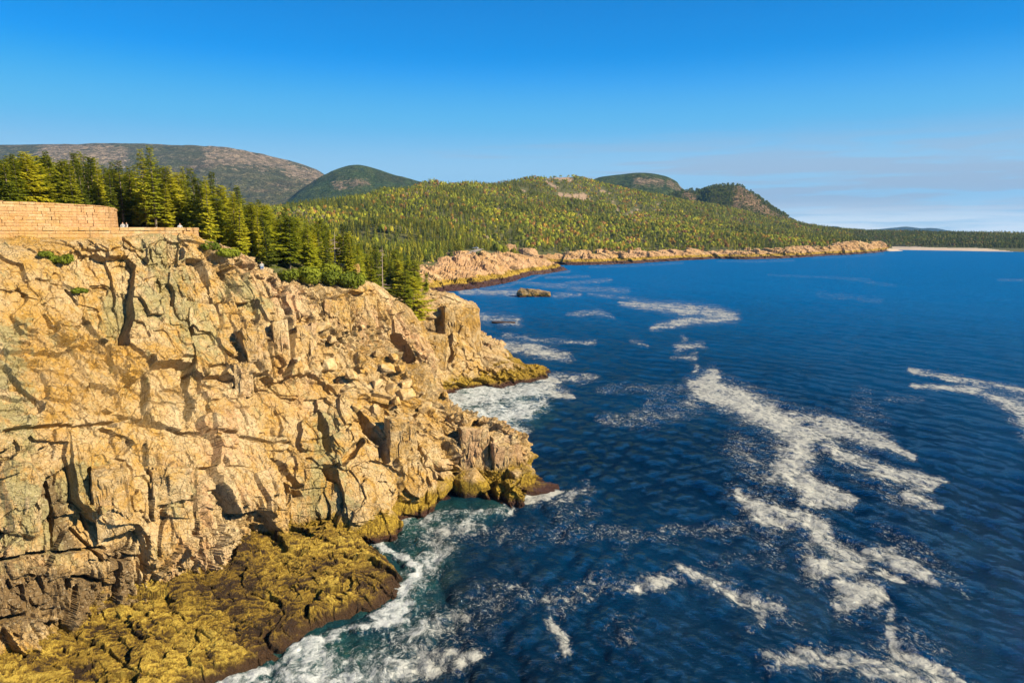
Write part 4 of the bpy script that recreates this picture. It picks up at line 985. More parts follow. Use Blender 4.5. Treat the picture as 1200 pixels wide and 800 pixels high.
# ------------------------------------------------------------------ stone retaining walls of the road terrace
M_stone = rock_material('wall_stone', seam_amt=0.0, weed_on=0.0, bump=0.6, bright=0.95, pink=0.8)
def stone_wall(name, path, zb, zt, thick, label, seed, course=0.36, taper=0.0):
    """coursed masonry: every stone a bevelled box, one mesh"""
    r = random.Random(seed)
    pts = [np.array(p, float) for p in path]
    L = [0]
    for a, b_ in zip(pts, pts[1:]): L.append(L[-1] + np.linalg.norm((b_ - a)[:2]))
    L = np.array(L); xs = np.array([p[0] for p in pts]); ys = np.array([p[1] for p in pts]); zbs = np.interp(L, [0, L[-1]], zb); zts = np.interp(L, [0, L[-1]], zt)
    at = lambda s: (np.interp(s, L, xs), np.interp(s, L, ys))
    V, F, cell = [], [], []
    z = min(zb); top = max(zt)
    row = 0
    while z < top:
        ch = course * r.uniform(.75, 1.3); s = -r.uniform(0, .5)
        while s < L[-1]:
            w_ = r.uniform(.5, 1.9); e = min(s + w_, L[-1]); s0 = max(s, 0)
            if e - s0 > .12:
                tloc = np.interp((s0 + e) / 2, L, zts); bloc = np.interp((s0 + e) / 2, L, zbs)
                z1 = min(z + ch, tloc)
                if z1 > z + .05 and z1 > bloc:
                    x0_, y0_ = at(s0); x1_, y1_ = at(e); d = np.array([x1_ - x0_, y1_ - y0_]); d /= np.linalg.norm(d) + 1e-9
                    nrm = np.array([d[1], -d[0]]); j = r.uniform(-.04, .05); g = .010; cap = z1 >= tloc - .02
                    out_ = thick / 2 + j + (.06 if cap else 0)
                    vs = []
                    for (aa, inn) in ((0, 0), (1, 0), (1, 1), (0, 1)):
                        base = np.array([x0_, y0_]) + d * g if aa == 0 else np.array([x1_, y1_]) - d * g
                        off = nrm * (out_ if inn == 0 else -thick / 2)
                        vs.append(base + off)
                    bi = len(V); bev = .03
                    tt = z1 - (.0 if cap else g / 2)
                    for zz, ins in ((z + g / 2, bev), (z + g / 2 + bev, 0), (tt - bev, 0), (tt, bev)):
                        for kx_, v in enumerate(vs):
                            sd = d * ins * (1 if kx_ in (0, 3) else -1); nd = nrm * (-ins if kx_ in (0, 1) else ins)
                            V.append((v[0] + sd[0] + nd[0] + r.uniform(-.012, .012), v[1] + sd[1] + nd[1] + r.uniform(-.012, .012), zz))
                    for lv in range(3):
                        for kx_ in range(4):
                            a0 = bi + lv * 4 + kx_; a1 = bi + lv * 4 + (kx_ + 1) % 4
                            F.append((a0, a1, a1 + 4, a0 + 4))
                    F.append((bi + 12, bi + 13, bi + 14, bi + 15)); F.append((bi + 3, bi + 2, bi + 1, bi))
                    cell += [r.random()] * 16
            s += w_
        z += ch; row += 1
    o = mesh_np(name, V, F, M_stone, attrs={'cell': [2.2 * c_ - .6 for c_ in cell], 'cell2': cell[::-1]})
    tag(o, label, 'stone wall'); return o
def wp_(px_, Y): return ((px_ - 600) / FPX * Y / 1.0 * (cp + 0.02), Y)
up = [PY(-560, 262, 66)[:2], PY(-240, 262, 75)[:2], PY(-60, 262, 82)[:2], PY(0, 262, 85)[:2], PY(60, 262, 89)[:2], PY(105, 262, 93)[:2], PY(124, 262, 96)[:2], PY(132, 262, 99)[:2], PY(135, 262, 103)[:2], PY(134, 262, 108)[:2]]
stone_wall('retaining_wall', up, (36.2, 36.2), (40.4, 38.9), .7, 'upper coursed pink granite wall ending in a rounded corner under the trees', 51)
lo = [PY(-560, 270, 58)[:2], PY(-260, 270, 65)[:2], PY(-130, 270, 68.5)[:2], PY(-40, 270, 73)[:2], PY(40, 270, 78)[:2], PY(105, 270, 82)[:2], PY(165, 270, 86)[:2], PY(222, 270, 89.5)[:2], PY(228, 270, 92)[:2], PY(229, 270, 96)[:2]]
stone_wall('terrace_wall', lo, (33.6, 32.8), (36.45, 36.35), .8, 'long low terrace wall of pink granite along the top of the cliff', 52, .36)
# path surface between the walls
M_path = simple('gravel_path', (0.42, 0.28, 0.17), 0.95, 0.8, (0.34, 0.24, 0.16))
back = [np.array(p) for p in up]
V = []; n_p = 60
def resample(pts, n):
    pts = np.array([p[:2] for p in pts], float); L = np.concatenate([[0], np.cumsum(np.linalg.norm(np.diff(pts, axis=0), axis=1))])
    s = np.linspace(0, L[-1], n); return np.stack([np.interp(s, L, pts[:, 0]), np.interp(s, L, pts[:, 1])], 1)
A_ = resample(lo, n_p); B_ = resample(list(up) + [PY(150, 262, 112)[:2], PY(225, 262, 112)[:2]], n_p)
G = np.zeros((n_p, 14, 3)); tt = np.linspace(0, 1, 14)[None, :, None]
G[:, :, :2] = A_[:, None] * (1 - tt) + B_[:, None] * tt; G[:, :, 2] = 36.28
G[:, :, 2] += fbm(G.reshape(-1, 3) * .5, 2, 77).reshape(n_p, 14) * .05
f = grid_faces(n_p, 14)
if np.cross(G[1, 0] - G[0, 0], G[0, 1] - G[0, 0])[2] < 0: f = f[:, ::-1]
tag(mesh_np('path', G.reshape(-1, 3), f, M_path), 'reddish gravel path on the terrace between the two stone walls', 'path', kind='structure')

# ------------------------------------------------------------------ trees
def tube(path, radii, k=6):
    V, F = [], []
    path = [np.array(p, float) for p in path]
    for i, (p, r) in enumerate(zip(path, radii)):
        d = path[min(i + 1, len(path) - 1)] - path[max(i - 1, 0)]; d /= np.linalg.norm(d) + 1e-9
        a = np.cross(d, [0.3, 1, 0.1]); a /= np.linalg.norm(a); b_ = np.cross(d, a)
        for j in range(k):
            t_ = 2 * math.pi * j / k; V.append(p + (a * math.cos(t_) + b_ * math.sin(t_)) * r)
    for i in range(len(path) - 1):
        for j in range(k):
            F.append((i * k + j, i * k + (j + 1) % k, (i + 1) * k + (j + 1) % k, (i + 1) * k + j))
    return V, F
class MBd:
    def __init__(s): s.V = []; s.F = []
    def add(s, V, F):
        n = len(s.V); s.V += list(V); s.F += [tuple(i + n for i in f) for f in F]
def spruce(seed, H=12.0, R=2.3, bare_to=.14, dens=1.0, ragged=.35, power=.8):
    r = random.Random(seed); rn = np.random.default_rng(seed)
    tr = MBd(); lean = (r.uniform(-.7, .7), r.uniform(-.7, .7))
    axis = lambda t: np.array([lean[0] * t * t, lean[1] * t * t, H * t])
    tr.add(*tube([axis(t) for t in np.linspace(0, .97, 9)], [.17 * (1 - t) ** .8 * H / 12 + .015 for t in np.linspace(0, .97, 9)], 6))
    quads = []
    t_ = bare_to
    side = [r.uniform(.45, 1.25) for _ in range(8)]
    while t_ < .985:
        rad = R * (1 - t_) ** power * (1 if t_ > bare_to + .10 else .72)
        nb = max(5, int(9 * (1 - t_ * .4)))
        a0 = r.uniform(0, 6.28)
        for b_ in range(nb):
            a = a0 + b_ * 6.283 / nb + r.uniform(-.35, .35)
            L = rad * side[int(a / 6.283 * 8) % 8] * r.uniform(1 - ragged, 1 + ragged * .55)
            if r.random() < .12: continue
            L = max(L, .30)
            up_ = .25 if t_ > .7 else (-.05 if t_ > .4 else -.22)
            root = axis(t_ + r.uniform(-.01, .01)); d = np.array([math.cos(a), math.sin(a), up_ + r.uniform(-.12, .12)])
            tip = root + d * L + np.array([0, 0, .10 * L])
            if L > .7 and b_ % 2 == 0: tr.add(*tube([root, root + d * L * .8], [.03, .008], 3))
            lat = np.array([-math.sin(a), math.cos(a), 0])
            ns = max(3, int(L * 7.5 * dens))
            for k in range(ns):
                s = (k + .6) / ns; s = .12 + .88 * s
                c = root + d * L * s + np.array([0, 0, .12 * L * s * s])
                wdt = L * .32 * (1.15 - s) + .17
                for sd in (-1, 1):
                    if r.random() < .10: continue
                    dirv = d * (.55 + .3 * s) + lat * sd * (1.0 - .45 * s) + np.array([0, 0, -.22 + r.uniform(-.28, .22)])
                    dirv /= np.linalg.norm(dirv)
                    ln = wdt * r.uniform(.8, 1.5) + .12; wd = r.uniform(.06, .12) + .05 * ln
                    nrm_ = np.cross(dirv, [r.uniform(-.5, .5), r.uniform(-.5, .5), 1]); nrm_ /= np.linalg.norm(nrm_) + 1e-9
                    p0 = c; p1 = c + dirv * ln * .55 + nrm_ * wd; p2 = c + dirv * ln; p3 = c + dirv * ln * .5 - nrm_ * wd
                    quads.append((p0, p1, p2, p3))
        t_ += (.031 if t_ < .75 else .019) * r.uniform(.8, 1.2)
    Q = np.array(quads).reshape(-1, 3); Fq = np.arange(len(Q)).reshape(-1, 4)
    return tr, Q, Fq
proto = []
specs = [(12, 2.8, .08, .80, M_needle), (13, 2.6, .18, .78, M_needle), (11, 3.2, .12, .50, M_needle_y), (12, 2.3, .24, .85, M_needle_d), (10, 2.9, .20, .45, M_needle), (13, 2.8, .13, .85, M_needle_y), (11, 2.4, .10, .8, M_needle_d), (9, 2.6, .04, .7, M_needle), (8, 2.4, .02, .65, M_shrub)]
for i, (H, R, bt, pw, mt) in enumerate(specs):
    tr, Q, Fq = spruce(70 + i, H, R, bt, 1.0, .38 if pw > .6 else .6, pw)
    tm = mesh_np('trunk', tr.V, tr.F, M_bark, link=False, smooth=True)
    qm = mesh_np('crown', Q, Fq, mt, link=False)
    proto.append((H, tm, qm))
# candidate positions
def scatter(x0, x1, y0, y1, step, r):
    xs = np.arange(x0, x1, step); ys = np.arange(y0, y1, step)
    X, Y = np.meshgrid(xs, ys); X = X.ravel() + r.uniform(-.48, .48, X.size) * step; Y = Y.ravel() + r.uniform(-.48, .48, Y.size) * step
    return X, Y
cand = []
for (y0, y1, st) in ((86, 200, 3.1), (200, 420, 4.2), (420, 800, 5.6), (800, 1300, 6.0), (1300, 2150, 6.8)):
    X, Y = scatter(-0.82 * y1 - 20, 0.82 * y1 if y0 >= 420 else 60, y0, y1, st, rng)
    m = (np.abs(X) < 0.80 * Y + 10); X, Y = X[m], Y[m]
    cand.append(np.stack([X, Y], 1))
cand = np.concatenate(cand)
cx, cy = cand[:, 0], cand[:, 1]
ok = ~(inside(sea_poly, cx, cy) & ~((cx > beach_x0 - 20) & (cy > 1000)))
cz = terr(cx, cy)
ok &= cz > 4.4
# stay a little inland of the edge, off the terrace path
pathpoly = [tuple(p) for p in lo] + [PY(229, 270, 104)[:2]] + [PY(150, 262, 108)[:2]] + [tuple(p) for p in up[::-1]]
ok &= ~inside([(p[0], p[1]) for p in pathpoly], cx, cy)
tl = np.array([(p[0], p[1]) for p in TOPLINE] + [(p[0], p[1]) for p in shoreA_t] + [tuple(PY(*t_)[:2]) for t_ in tx])
dline = np.full(len(cx), 1e9)
for a, b_ in zip(tl, tl[1:]):
    L = ((b_ - a) ** 2).sum() + 1e-9; t_ = np.clip(((cx - a[0]) * (b_[0] - a[0]) + (cy - a[1]) * (b_[1] - a[1])) / L, 0, 1)
    dline = np.minimum(dline, np.hypot(cx - a[0] - t_ * (b_[0] - a[0]), cy - a[1] - t_ * (b_[1] - a[1])))
need = np.interp(cy, [60, 100, 120, 150, 220, 300, 700], [1.2, 1.5, 3.5, 8, 6, 5, 8]) + rng.uniform(0, 3, len(cx))
ok &= dline > need
# upper wall: keep trees behind it
upl = np.array([(p[0], p[1]) for p in up[:8]])
for a, b_ in zip(upl, upl[1:]):
    L = ((b_ - a) ** 2).sum(); t_ = np.clip(((cx - a[0]) * (b_[0] - a[0]) + (cy - a[1]) * (b_[1] - a[1])) / L, 0, 1)
    ok &= np.hypot(cx - a[0] - t_ * (b_[0] - a[0]), cy - a[1] - t_ * (b_[1] - a[1])) > 3.0
ok &= ~((cy < 104) & (cx < -20) & inside([tuple(p) for p in up[:8]] + [(-40, 60), (-80, 0), (-200, 0)], cx, cy))
ppx, ppy = proj(np.stack([cx, cy, cz], 1))
nb = fbm(np.stack([cx * .02, cy * .02, 0 * cx], 1), 4, 601)
bv = np.zeros(len(cx))
for st in BARE:
    q = seg_dist(ppx + nb * 8, ppy + nb * 5, st); bv = np.maximum(bv, np.where(cy > 700, np.clip((1.2 - q) / 1.0, 0, 1), 0))
ok &= rng.random(len(cx)) > bv * .85
# thin the wood on rocky knolls
cx, cy, cz, ppx, ppy, nb = [a[ok] for a in (cx, cy, cz, ppx, ppy, nb)]
n = len(cx)
Ht = rng.uniform(7.0, 13.0, n) * np.interp(cy, [80, 150, 300, 1500], [1.0, .95, .85, .85])
Ht *= np.where((ppx > 225) & (cy < 135), .8, 1)
Ht = np.where((cy > 1100) & (ppx > 560) & (ppx < 800) & (ppy < 235), Ht * .85, Ht)
sky_py = np.interp(ppx, [-100, 0, 80, 130, 180, 240, 300, 350, 400, 450, 500], [176, 178, 180, 186, 184, 202, 226, 246, 262, 282, 300]) + rng.uniform(-2, 18, n)
zcap = CAMZ + (270 - sky_py) / FPX * cy * 1.02
capped = (cy < 330) & (ppx < 510)
Ht = np.where(capped, np.clip(np.minimum(Ht * 1.1, zcap - cz), 3.5, 14), Ht)
print('trees candidate', n)
# visibility: sweep near to far with a per-column skyline
order = np.argsort(cy)
top_px, top_py = proj(np.stack([cx, cy, cz + Ht], 1))
cover = np.full(1700, 2000.0)
vis = np.zeros(n)
for i in order:
    c = int(ppx[i]) + 200
    if c < 0 or c >= 1700: continue
    w_ = max(1, int(FPX * 1.6 / cy[i]))
    seg = cover[max(c - w_, 0):c + w_ + 1]
    v = np.minimum(seg, ppy[i]).mean() - top_py[i]
    vis[i] = max(v, 0) * (2 * w_) if 195 < c < 1405 else max(v, 0) * .3
    new = top_py[i] + (ppy[i] - top_py[i]) * .35
    cover[max(c - w_ // 2, 0):c + w_ // 2 + 1] = np.minimum(cover[max(c - w_ // 2, 0):c + w_ // 2 + 1], new)
rank = np.argsort(-vis)
near = set(int(i) for i in rank[:280] if cy[i] < 700)
group = 'spruces of the near wood above the cliff'
TREES = []
def plant(i, kind, x_, y_, z_, H_, label, grp, wid=1.0, rot=None):
    H0, tm, qm = proto[kind]
    s = H_ / H0
    root = empty('spruce_tree', (x_, y_, z_ - .25), rnd.uniform(0, 6.28) if rot is None else rot)
    root.scale = (s * wid, s * wid, s); root.rotation_euler[0] = rnd.uniform(-.05, .05); root.rotation_euler[1] = rnd.uniform(-.05, .05)
    child('trunk', tm, root); child('crown', qm, root)
    tag(root, label, 'tree', grp)
    return root
for i in sorted(near, key=lambda j: -vis[j]):
    edge = ppx[i]
    kk = [0, 1, 2, 5, 4, 3, 6, 0, 2, 4][rnd.randrange(10)]
    if 80 < ppx[i] < 200 and cy[i] < 118: kk = [3, 6, 1, 5][rnd.randrange(4)]
    if ppx[i] < 78 and cy[i] < 130: kk = [2, 4, 0, 2][rnd.randrange(4)]
    tint = {0: 'mid green', 1: 'tall mid green', 2: 'broad yellow green', 3: 'slender dark', 4: 'short yellow green', 5: 'tall yellow green', 6: 'dark', 7: 'small'}[kk]
    if ppx[i] < 60: where = 'at the landward end of the upper stone wall'
    elif ppx[i] < 135: where = 'behind the rounded end of the upper stone wall'
    elif ppx[i] < 225: where = 'behind the open terrace with the people'
    elif cy[i] < 135 and ppx[i] < 350: where = 'behind the cliff edge between terrace and shrubs'
    elif cy[i] < 175 and ppx[i] < 420: where = 'behind the shrub clump on the cliff edge'
    elif cy[i] < 260: where = 'at the seaward tip of the wood beyond the shrubs'
    else: where = 'on the lower wooded slope behind the second headland'
    plant(i, kk, cx[i], cy[i], cz[i], Ht[i], tint + ' conifer ' + where, group, rnd.uniform(.75, 1.3))
# landmark trees that stand out against the sky
def landmark(pxx, pyb, pyt, Y, kind, label, wid=1.0):
    b_ = PY(pxx, pyb, Y); zt = PY(pxx, pyt, Y)[2]; z0 = float(terr(np.array([b_[0]]), np.array([Y]))[0]); z0 = max(z0, b_[2] - 3)
    plant(0, kind, b_[0], Y, z0, zt - z0 + .2, label, None, wid)
landmark(183, 264, 169, 106, 1, 'tallest spruce, its tip highest above the grey mountain ridge')
landmark(172, 264, 174, 110, 5, 'second tallest spruce touching the tallest one on its left')
landmark(93, 262, 178, 104, 3, 'dark spruce standing just behind the upper stone wall', 1.1)
landmark(112, 262, 183, 108, 6, 'dark spruce second from the end of the upper stone wall', 1.1)
landmark(138, 263, 188, 112, 1, 'spruce behind the rounded corner of the upper wall')
landmark(233, 285, 196, 108, 0, 'broad spruce rising just right of the terrace end', 1.15)
landmark(205, 264, 194, 112, 5, 'spruce with bare lower trunk between the tallest pair and the terrace end')
landmark(285, 300, 216, 118, 1, 'pointed spruce above the person sitting at the cliff edge')
landmark(486, 362, 322, 150, 2, 'young green spruce at the very edge beyond the cliff top slabs', 1.3)
landmark(474, 352, 316, 146, 4, 'bushy young spruce beside the one at the very edge', 1.3)
landmark(402, 325, 262, 130, 3, 'slender dark spruce above the round shrubs')
# the rest of the wood: one foliage mass
def lod(kind_levels, blades, rn, wob=.3):
    """low detail conifer of unit height and unit radius: whorls of drooping blades"""
    V = []
    for l in range(kind_levels):
        t0 = .08 + .9 * l / kind_levels; rr = (1 - t0) ** .8 * (1 + rn.uniform(-wob, wob) * .5)
        a0 = rn.uniform(0, 6.28)
        for b_ in range(blades):
            a = a0 + b_ * 6.283 / blades + rn.uniform(-.3, .3); L = rr * rn.uniform(.6, 1.15); hw = 2.6 / blades * .55
            drop = -.055
            V += [(0, 0, t0 + .14 + rn.uniform(-.02, .02)), (math.cos(a - hw) * L, math.sin(a - hw) * L, t0 + drop + rn.uniform(-.03, .03)), (math.cos(a + hw) * L, math.sin(a + hw) * L, t0 + drop + rn.uniform(-.03, .03))]
    V += [(-.06, 0, .85), (.06, 0, .85), (0, 0, 1.02)]
    return np.array(V, np.float32)
def puff(nt, rn):
    V = []
    for k in range(nt):
        d = rn.normal(size=3); d /= np.linalg.norm(d); d[2] = abs(d[2]) if rn.random() < .75 else d[2]
        c = np.array([d[0] * .85, d[1] * .85, .55 + d[2] * .42]) * 1.0
        u = np.cross(d, rn.normal(size=3)); u /= np.linalg.norm(u); v = np.cross(d, u); s = rn.uniform(.28, .5)
        V += [c + u * s, c - u * s * .6 + v * s * .8 * .6, c - u * s * .5 - v * s * .6]
    return np.array(V, np.float32)
rn = np.random.default_rng(3)
LA = [lod(11, 9, rn) for _ in range(5)]; LB = [lod(7, 7, rn) for _ in range(5)]; LC = [lod(5, 5, rn) for _ in range(4)]
PA = [puff(70, rn) for _ in range(3)]; PB = [puff(26, rn) for _ in range(4)]
LAM = [lod(22, 14, rn, .5) for _ in range(4)]
def autumn(x_, y_, px_):
    a = fbm(np.stack([x_ * .009, y_ * .009, 0 * x_], 1), 4, 651)
    b2 = fbm(np.stack([x_ * .03, y_ * .03, 0 * x_ + 5], 1), 3, 661)
    return a, b2
a1, a2 = autumn(cx, cy, ppx)
seg_xyz, seg_col = [], []
G_dark = np.array([0.075, 0.105, 0.018]); G_mid = np.array([0.15, 0.17, 0.018]); G_yel = np.array([0.34, 0.29, 0.02]); G_lime = np.array([0.25, 0.27, 0.02]); G_or = np.array([0.34, 0.17, 0.03]); G_red = np.array([0.24, 0.10, 0.04]); G_gry = np.array([0.15, 0.11, 0.08])
cnt = 0
for i in range(n):
    if i in near: continue
    if ppx[i] < -230 or ppx[i] > 1430: continue
    y_ = cy[i]
    decid = 0.06
    if y_ > 700: decid = .30 + .9 * a1[i]
    if ppx[i] > 560 and y_ > 900: decid += .22
    if ppx[i] > 1000: decid = .35
    r = rn.random()
    shade = 1.15 * rn.uniform(.6, 1.3) * (1 + .5 * a2[i] + .35 * a1[i])
    if r < decid:
        base = LP = (PA if y_ < 700 else PB)[rn.integers(0, 3)]
        pick = rn.random() + a2[i] * .5
        warm = y_ > 600
        if pick < .30: c = G_mid
        elif pick < .58: c = G_lime
        elif pick < .80: c = G_yel
        elif pick < .92: c = G_or if warm else G_yel
        elif pick < 1.05: c = G_red if warm else G_lime
        else: c = G_gry
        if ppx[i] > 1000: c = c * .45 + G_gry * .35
        H_ = Ht[i] * .68; R_t = H_ * rn.uniform(.40, .55)
    else:
        base = LAM[rn.integers(0, 4)] if y_ < 260 else (LA[rn.integers(0, 5)] if y_ < 520 else (LB[rn.integers(0, 5)] if y_ < 1000 else LC[rn.integers(0, 4)]))
        c = G_dark + (G_mid - G_dark) * rn.random()
        if rn.random() < .34 + a2[i] * .3 + (.15 if y_ < 700 else 0): c = c * .4 + G_yel * .6
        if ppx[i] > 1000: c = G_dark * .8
        H_ = Ht[i]; R_t = H_ * rn.uniform(.24, .34) * (1 if y_ < 1000 else 1.25)
        if rn.random() < .015: c = G_gry * 1.6; R_t *= .4
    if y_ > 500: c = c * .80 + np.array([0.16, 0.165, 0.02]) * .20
    a = rn.uniform(0, 6.283); ca, sa = math.cos(a), math.sin(a)
    B = np.empty_like(base)
    B[:, 0] = (base[:, 0] * ca - base[:, 1] * sa) * R_t + cx[i]; B[:, 1] = (base[:, 0] * sa + base[:, 1] * ca) * R_t + cy[i]; B[:, 2] = base[:, 2] * H_ + cz[i] - .3
    seg_xyz.append(B)
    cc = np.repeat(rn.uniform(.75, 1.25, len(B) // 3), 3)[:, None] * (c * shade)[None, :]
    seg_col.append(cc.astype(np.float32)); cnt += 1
# trees dotted over the steep hill and its neighbour
SB = bee_S
for k in range(2600):
    u = rn.integers(3, SB.shape[0] - 3); v = rn.integers(2, int(SB.shape[1] * .80))
    p = SB[u, v]; qx, qy = proj(p)
    bb = 0
    for st in [[(868, 224, 6), (862, 245, 5)], [(875, 232, 8), (900, 252, 6)], [(905, 252, 4), (925, 260, 3)], [(805, 228, 4), (812, 234, 4)]]:
        bb = max(bb, float(np.clip((1.4 - seg_dist(np.array([qx]), np.array([qy]), st)[0]) / .7, 0, 1)))
    if rn.random() < bb * .75: continue
    base = LC[rn.integers(0, 4)] if rn.random() < .6 else PB[rn.integers(0, 3)]
    c = (G_dark if rn.random() < .6 else G_mid * .8) * rn.uniform(.7, 1.2); H_ = rn.uniform(6, 11); R_t = H_ * .33
    seg_xyz.append(base * np.array([R_t, R_t, H_]) + p + np.array([0, -2, -1.0])); seg_col.append(np.tile(c, (len(base), 1)).astype(np.float32))
FX = np.concatenate(seg_xyz).astype(np.float32); FC = np.concatenate(seg_col)
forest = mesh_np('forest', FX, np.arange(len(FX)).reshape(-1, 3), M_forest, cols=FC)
tag(forest, 'mixed conifer and autumn woods covering the hillside behind the near trees', 'forest', kind='stuff')
print('forest trees', cnt, 'tris', len(FX) // 3)

# ------------------------------------------------------------------ shrubs on the cliff edge
def shrub(loc, R, Hs, seed, label, mt=M_shrub, dens=900, name='shrub', grp=None):
    r = np.random.default_rng(seed)
    root = empty(name, loc)
    nl = int(dens); lob = r.uniform(-1, 1, (7, 3)); lob[:, 2] = np.abs(lob[:, 2]) * .6
    lr = r.uniform(.35, .6, 7)
    Q = []
    for k in range(nl):
        j = r.integers(0, 7); d = r.normal(size=3); d /= np.linalg.norm(d); rr = lr[j] * r.uniform(.55, 1.05)
        c = (lob[j] * .6 + d * rr) * np.array([R, R, Hs]) + np.array([0, 0, Hs * .3]); s = r.uniform(.10, .22) * min(1.6, R ** .5)
        u = np.cross(d, r.normal(size=3)); u /= np.linalg.norm(u); v = np.cross(d + r.normal(size=3) * .5, u); v /= np.linalg.norm(v)
        Q += [c - u * s, c + v * s * .5, c + u * s, c - v * s * .5]
    mesh_np('crown', Q, np.arange(len(Q)).reshape(-1, 4), mt, parent=root)
    b_ = MBd()
    for k in range(6):
        a = r.uniform(0, 6.28); b_.add(*tube([(0, 0, -.3), (math.cos(a) * R * .25, math.sin(a) * R * .25, Hs * .3), (math.cos(a) * R * .5, math.sin(a) * R * .5, Hs * .7)], [.06, .04, .015], 4))
    mesh_np('trunk', b_.V, b_.F, M_bark, parent=root)
    tag(root, label, 'shrub', grp)
def edge_pt(x_, y_, dy=0):
    for rr in (3, 6, 10, 16):
        p, n_ = on_cliff(x_, y_, rr)
        if p is not None: return p
    return None
for k, (x_, y_, R, Hs, lb) in enumerate([
    (72, 306, 1.3, .9, 'small round green shrub growing on the upper cliff face below the terrace'),
    (50, 298, 1.1, .6, 'sparse low green tuft left of the small round cliff shrub'),
    (92, 342, 1.0, .5, 'thin olive tuft in a crack under the small round cliff shrub'),
    (386, 326, 3.2, 2.8, 'leafy bright green shrub highest of the clump on the cliff edge'),
    (400, 333, 3.0, 2.2, 'leafy green shrub hanging over the cliff edge above the pale slabs'),
    (372, 322, 2.6, 2.2, 'leafy green shrub at the uphill end of the clump on the cliff edge'),
    (416, 333, 2.3, 1.8, 'low green shrub at the seaward end of the clump on the cliff edge'),
    (355, 314, 2.0, 1.6, 'green bush at the edge between the seated person and the shrub clump'),
    (245, 292, 1.6, 1.0, 'yellow green bush at the right foot of the terrace wall'),
    (262, 298, 1.5, 1.0, 'low green bush just right of the one at the terrace foot')]):
    p = edge_pt(x_, y_)
    if p is not None: shrub(p + np.array([0, .3, 0]), R, Hs, 600 + k, lb, dens=500 + 260 * R * R)

# grey dead spruce snags on the rocky shoulder
def snag(loc, H, seed, label):
    r = random.Random(seed); root = empty('dead_tree', loc); b_ = MBd()
    b_.add(*tube([(0, 0, -.3), (0, .05, H * .5), (.1, 0, H)], [.14, .09, .02], 6))
    for k in range(26):
        t_ = r.uniform(.12, .95); a = r.uniform(0, 6.28); L = 1.5 * (1 - t_) + .3
        b_.add(*tube([(0, 0, H * t_), (math.cos(a) * L, math.sin(a) * L, H * t_ - .1), (math.cos(a) * L * 1.3, math.sin(a) * L * 1.3, H * t_ + .05)], [.035, .02, .006], 4))
    mesh_np('trunk', b_.V, b_.F, M_dead, parent=root); tag(root, label, 'dead tree')
for (x_, y_, lb, H) in [(393, 318, 'tall bleached dead spruce above the shrub clump', 6.5), (374, 310, 'shorter bleached dead spruce uphill of the taller dead one', 5), (448, 322, 'bare grey dead tree at the seaward end of the near wood', 5)]:
    p = PY(x_, y_, 122); z0 = float(terr(np.array([p[0]]), np.array([p[1]]))[0]); snag((p[0], p[1], z0), H + max(0, p[2] - z0), int(x_), lb)

# ------------------------------------------------------------------ rock outcrops and the orange sea cliff in the cove
big_rock('outcrop', 'pinkish rock outcrop showing among the trees above the shrub clump', PY(410, 312, 122) + np.array([0, 0, -1.2]), 951, (1.7, 1.4, 1.7), (0, 0, .4), mat=M_cliff)
big_rock('outcrop', 'small pink outcrop at the uphill side of the dead spruces', PY(368, 296, 128) + np.array([0, 0, -1.5]), 952, (1.2, 1.1, 1.4), (0, 0, .1), mat=M_cliff)
big_rock('sea_cliff', 'blocky orange sea cliff at the head of the cove under dark spruces', PY(618, 299, 745) + np.array([0, 6, -2]), 953, (12, 9, 9), (0, 0, .1), 30, 4, M_orange, .12)
big_rock('sea_cliff', 'smaller orange cliff block left of the larger one at the cove', PY(596, 292, 740) + np.array([0, 6, -3]), 954, (6, 6, 8), (0, 0, .5), 30, 4, M_orange, .12)
big_rock('sea_cliff', 'low dark red cliff block right of the orange one at the cove', PY(643, 303, 760) + np.array([0, 6, -3]), 955, (10, 7, 6.5), (0, 0, .2), 22, 4, M_shore)

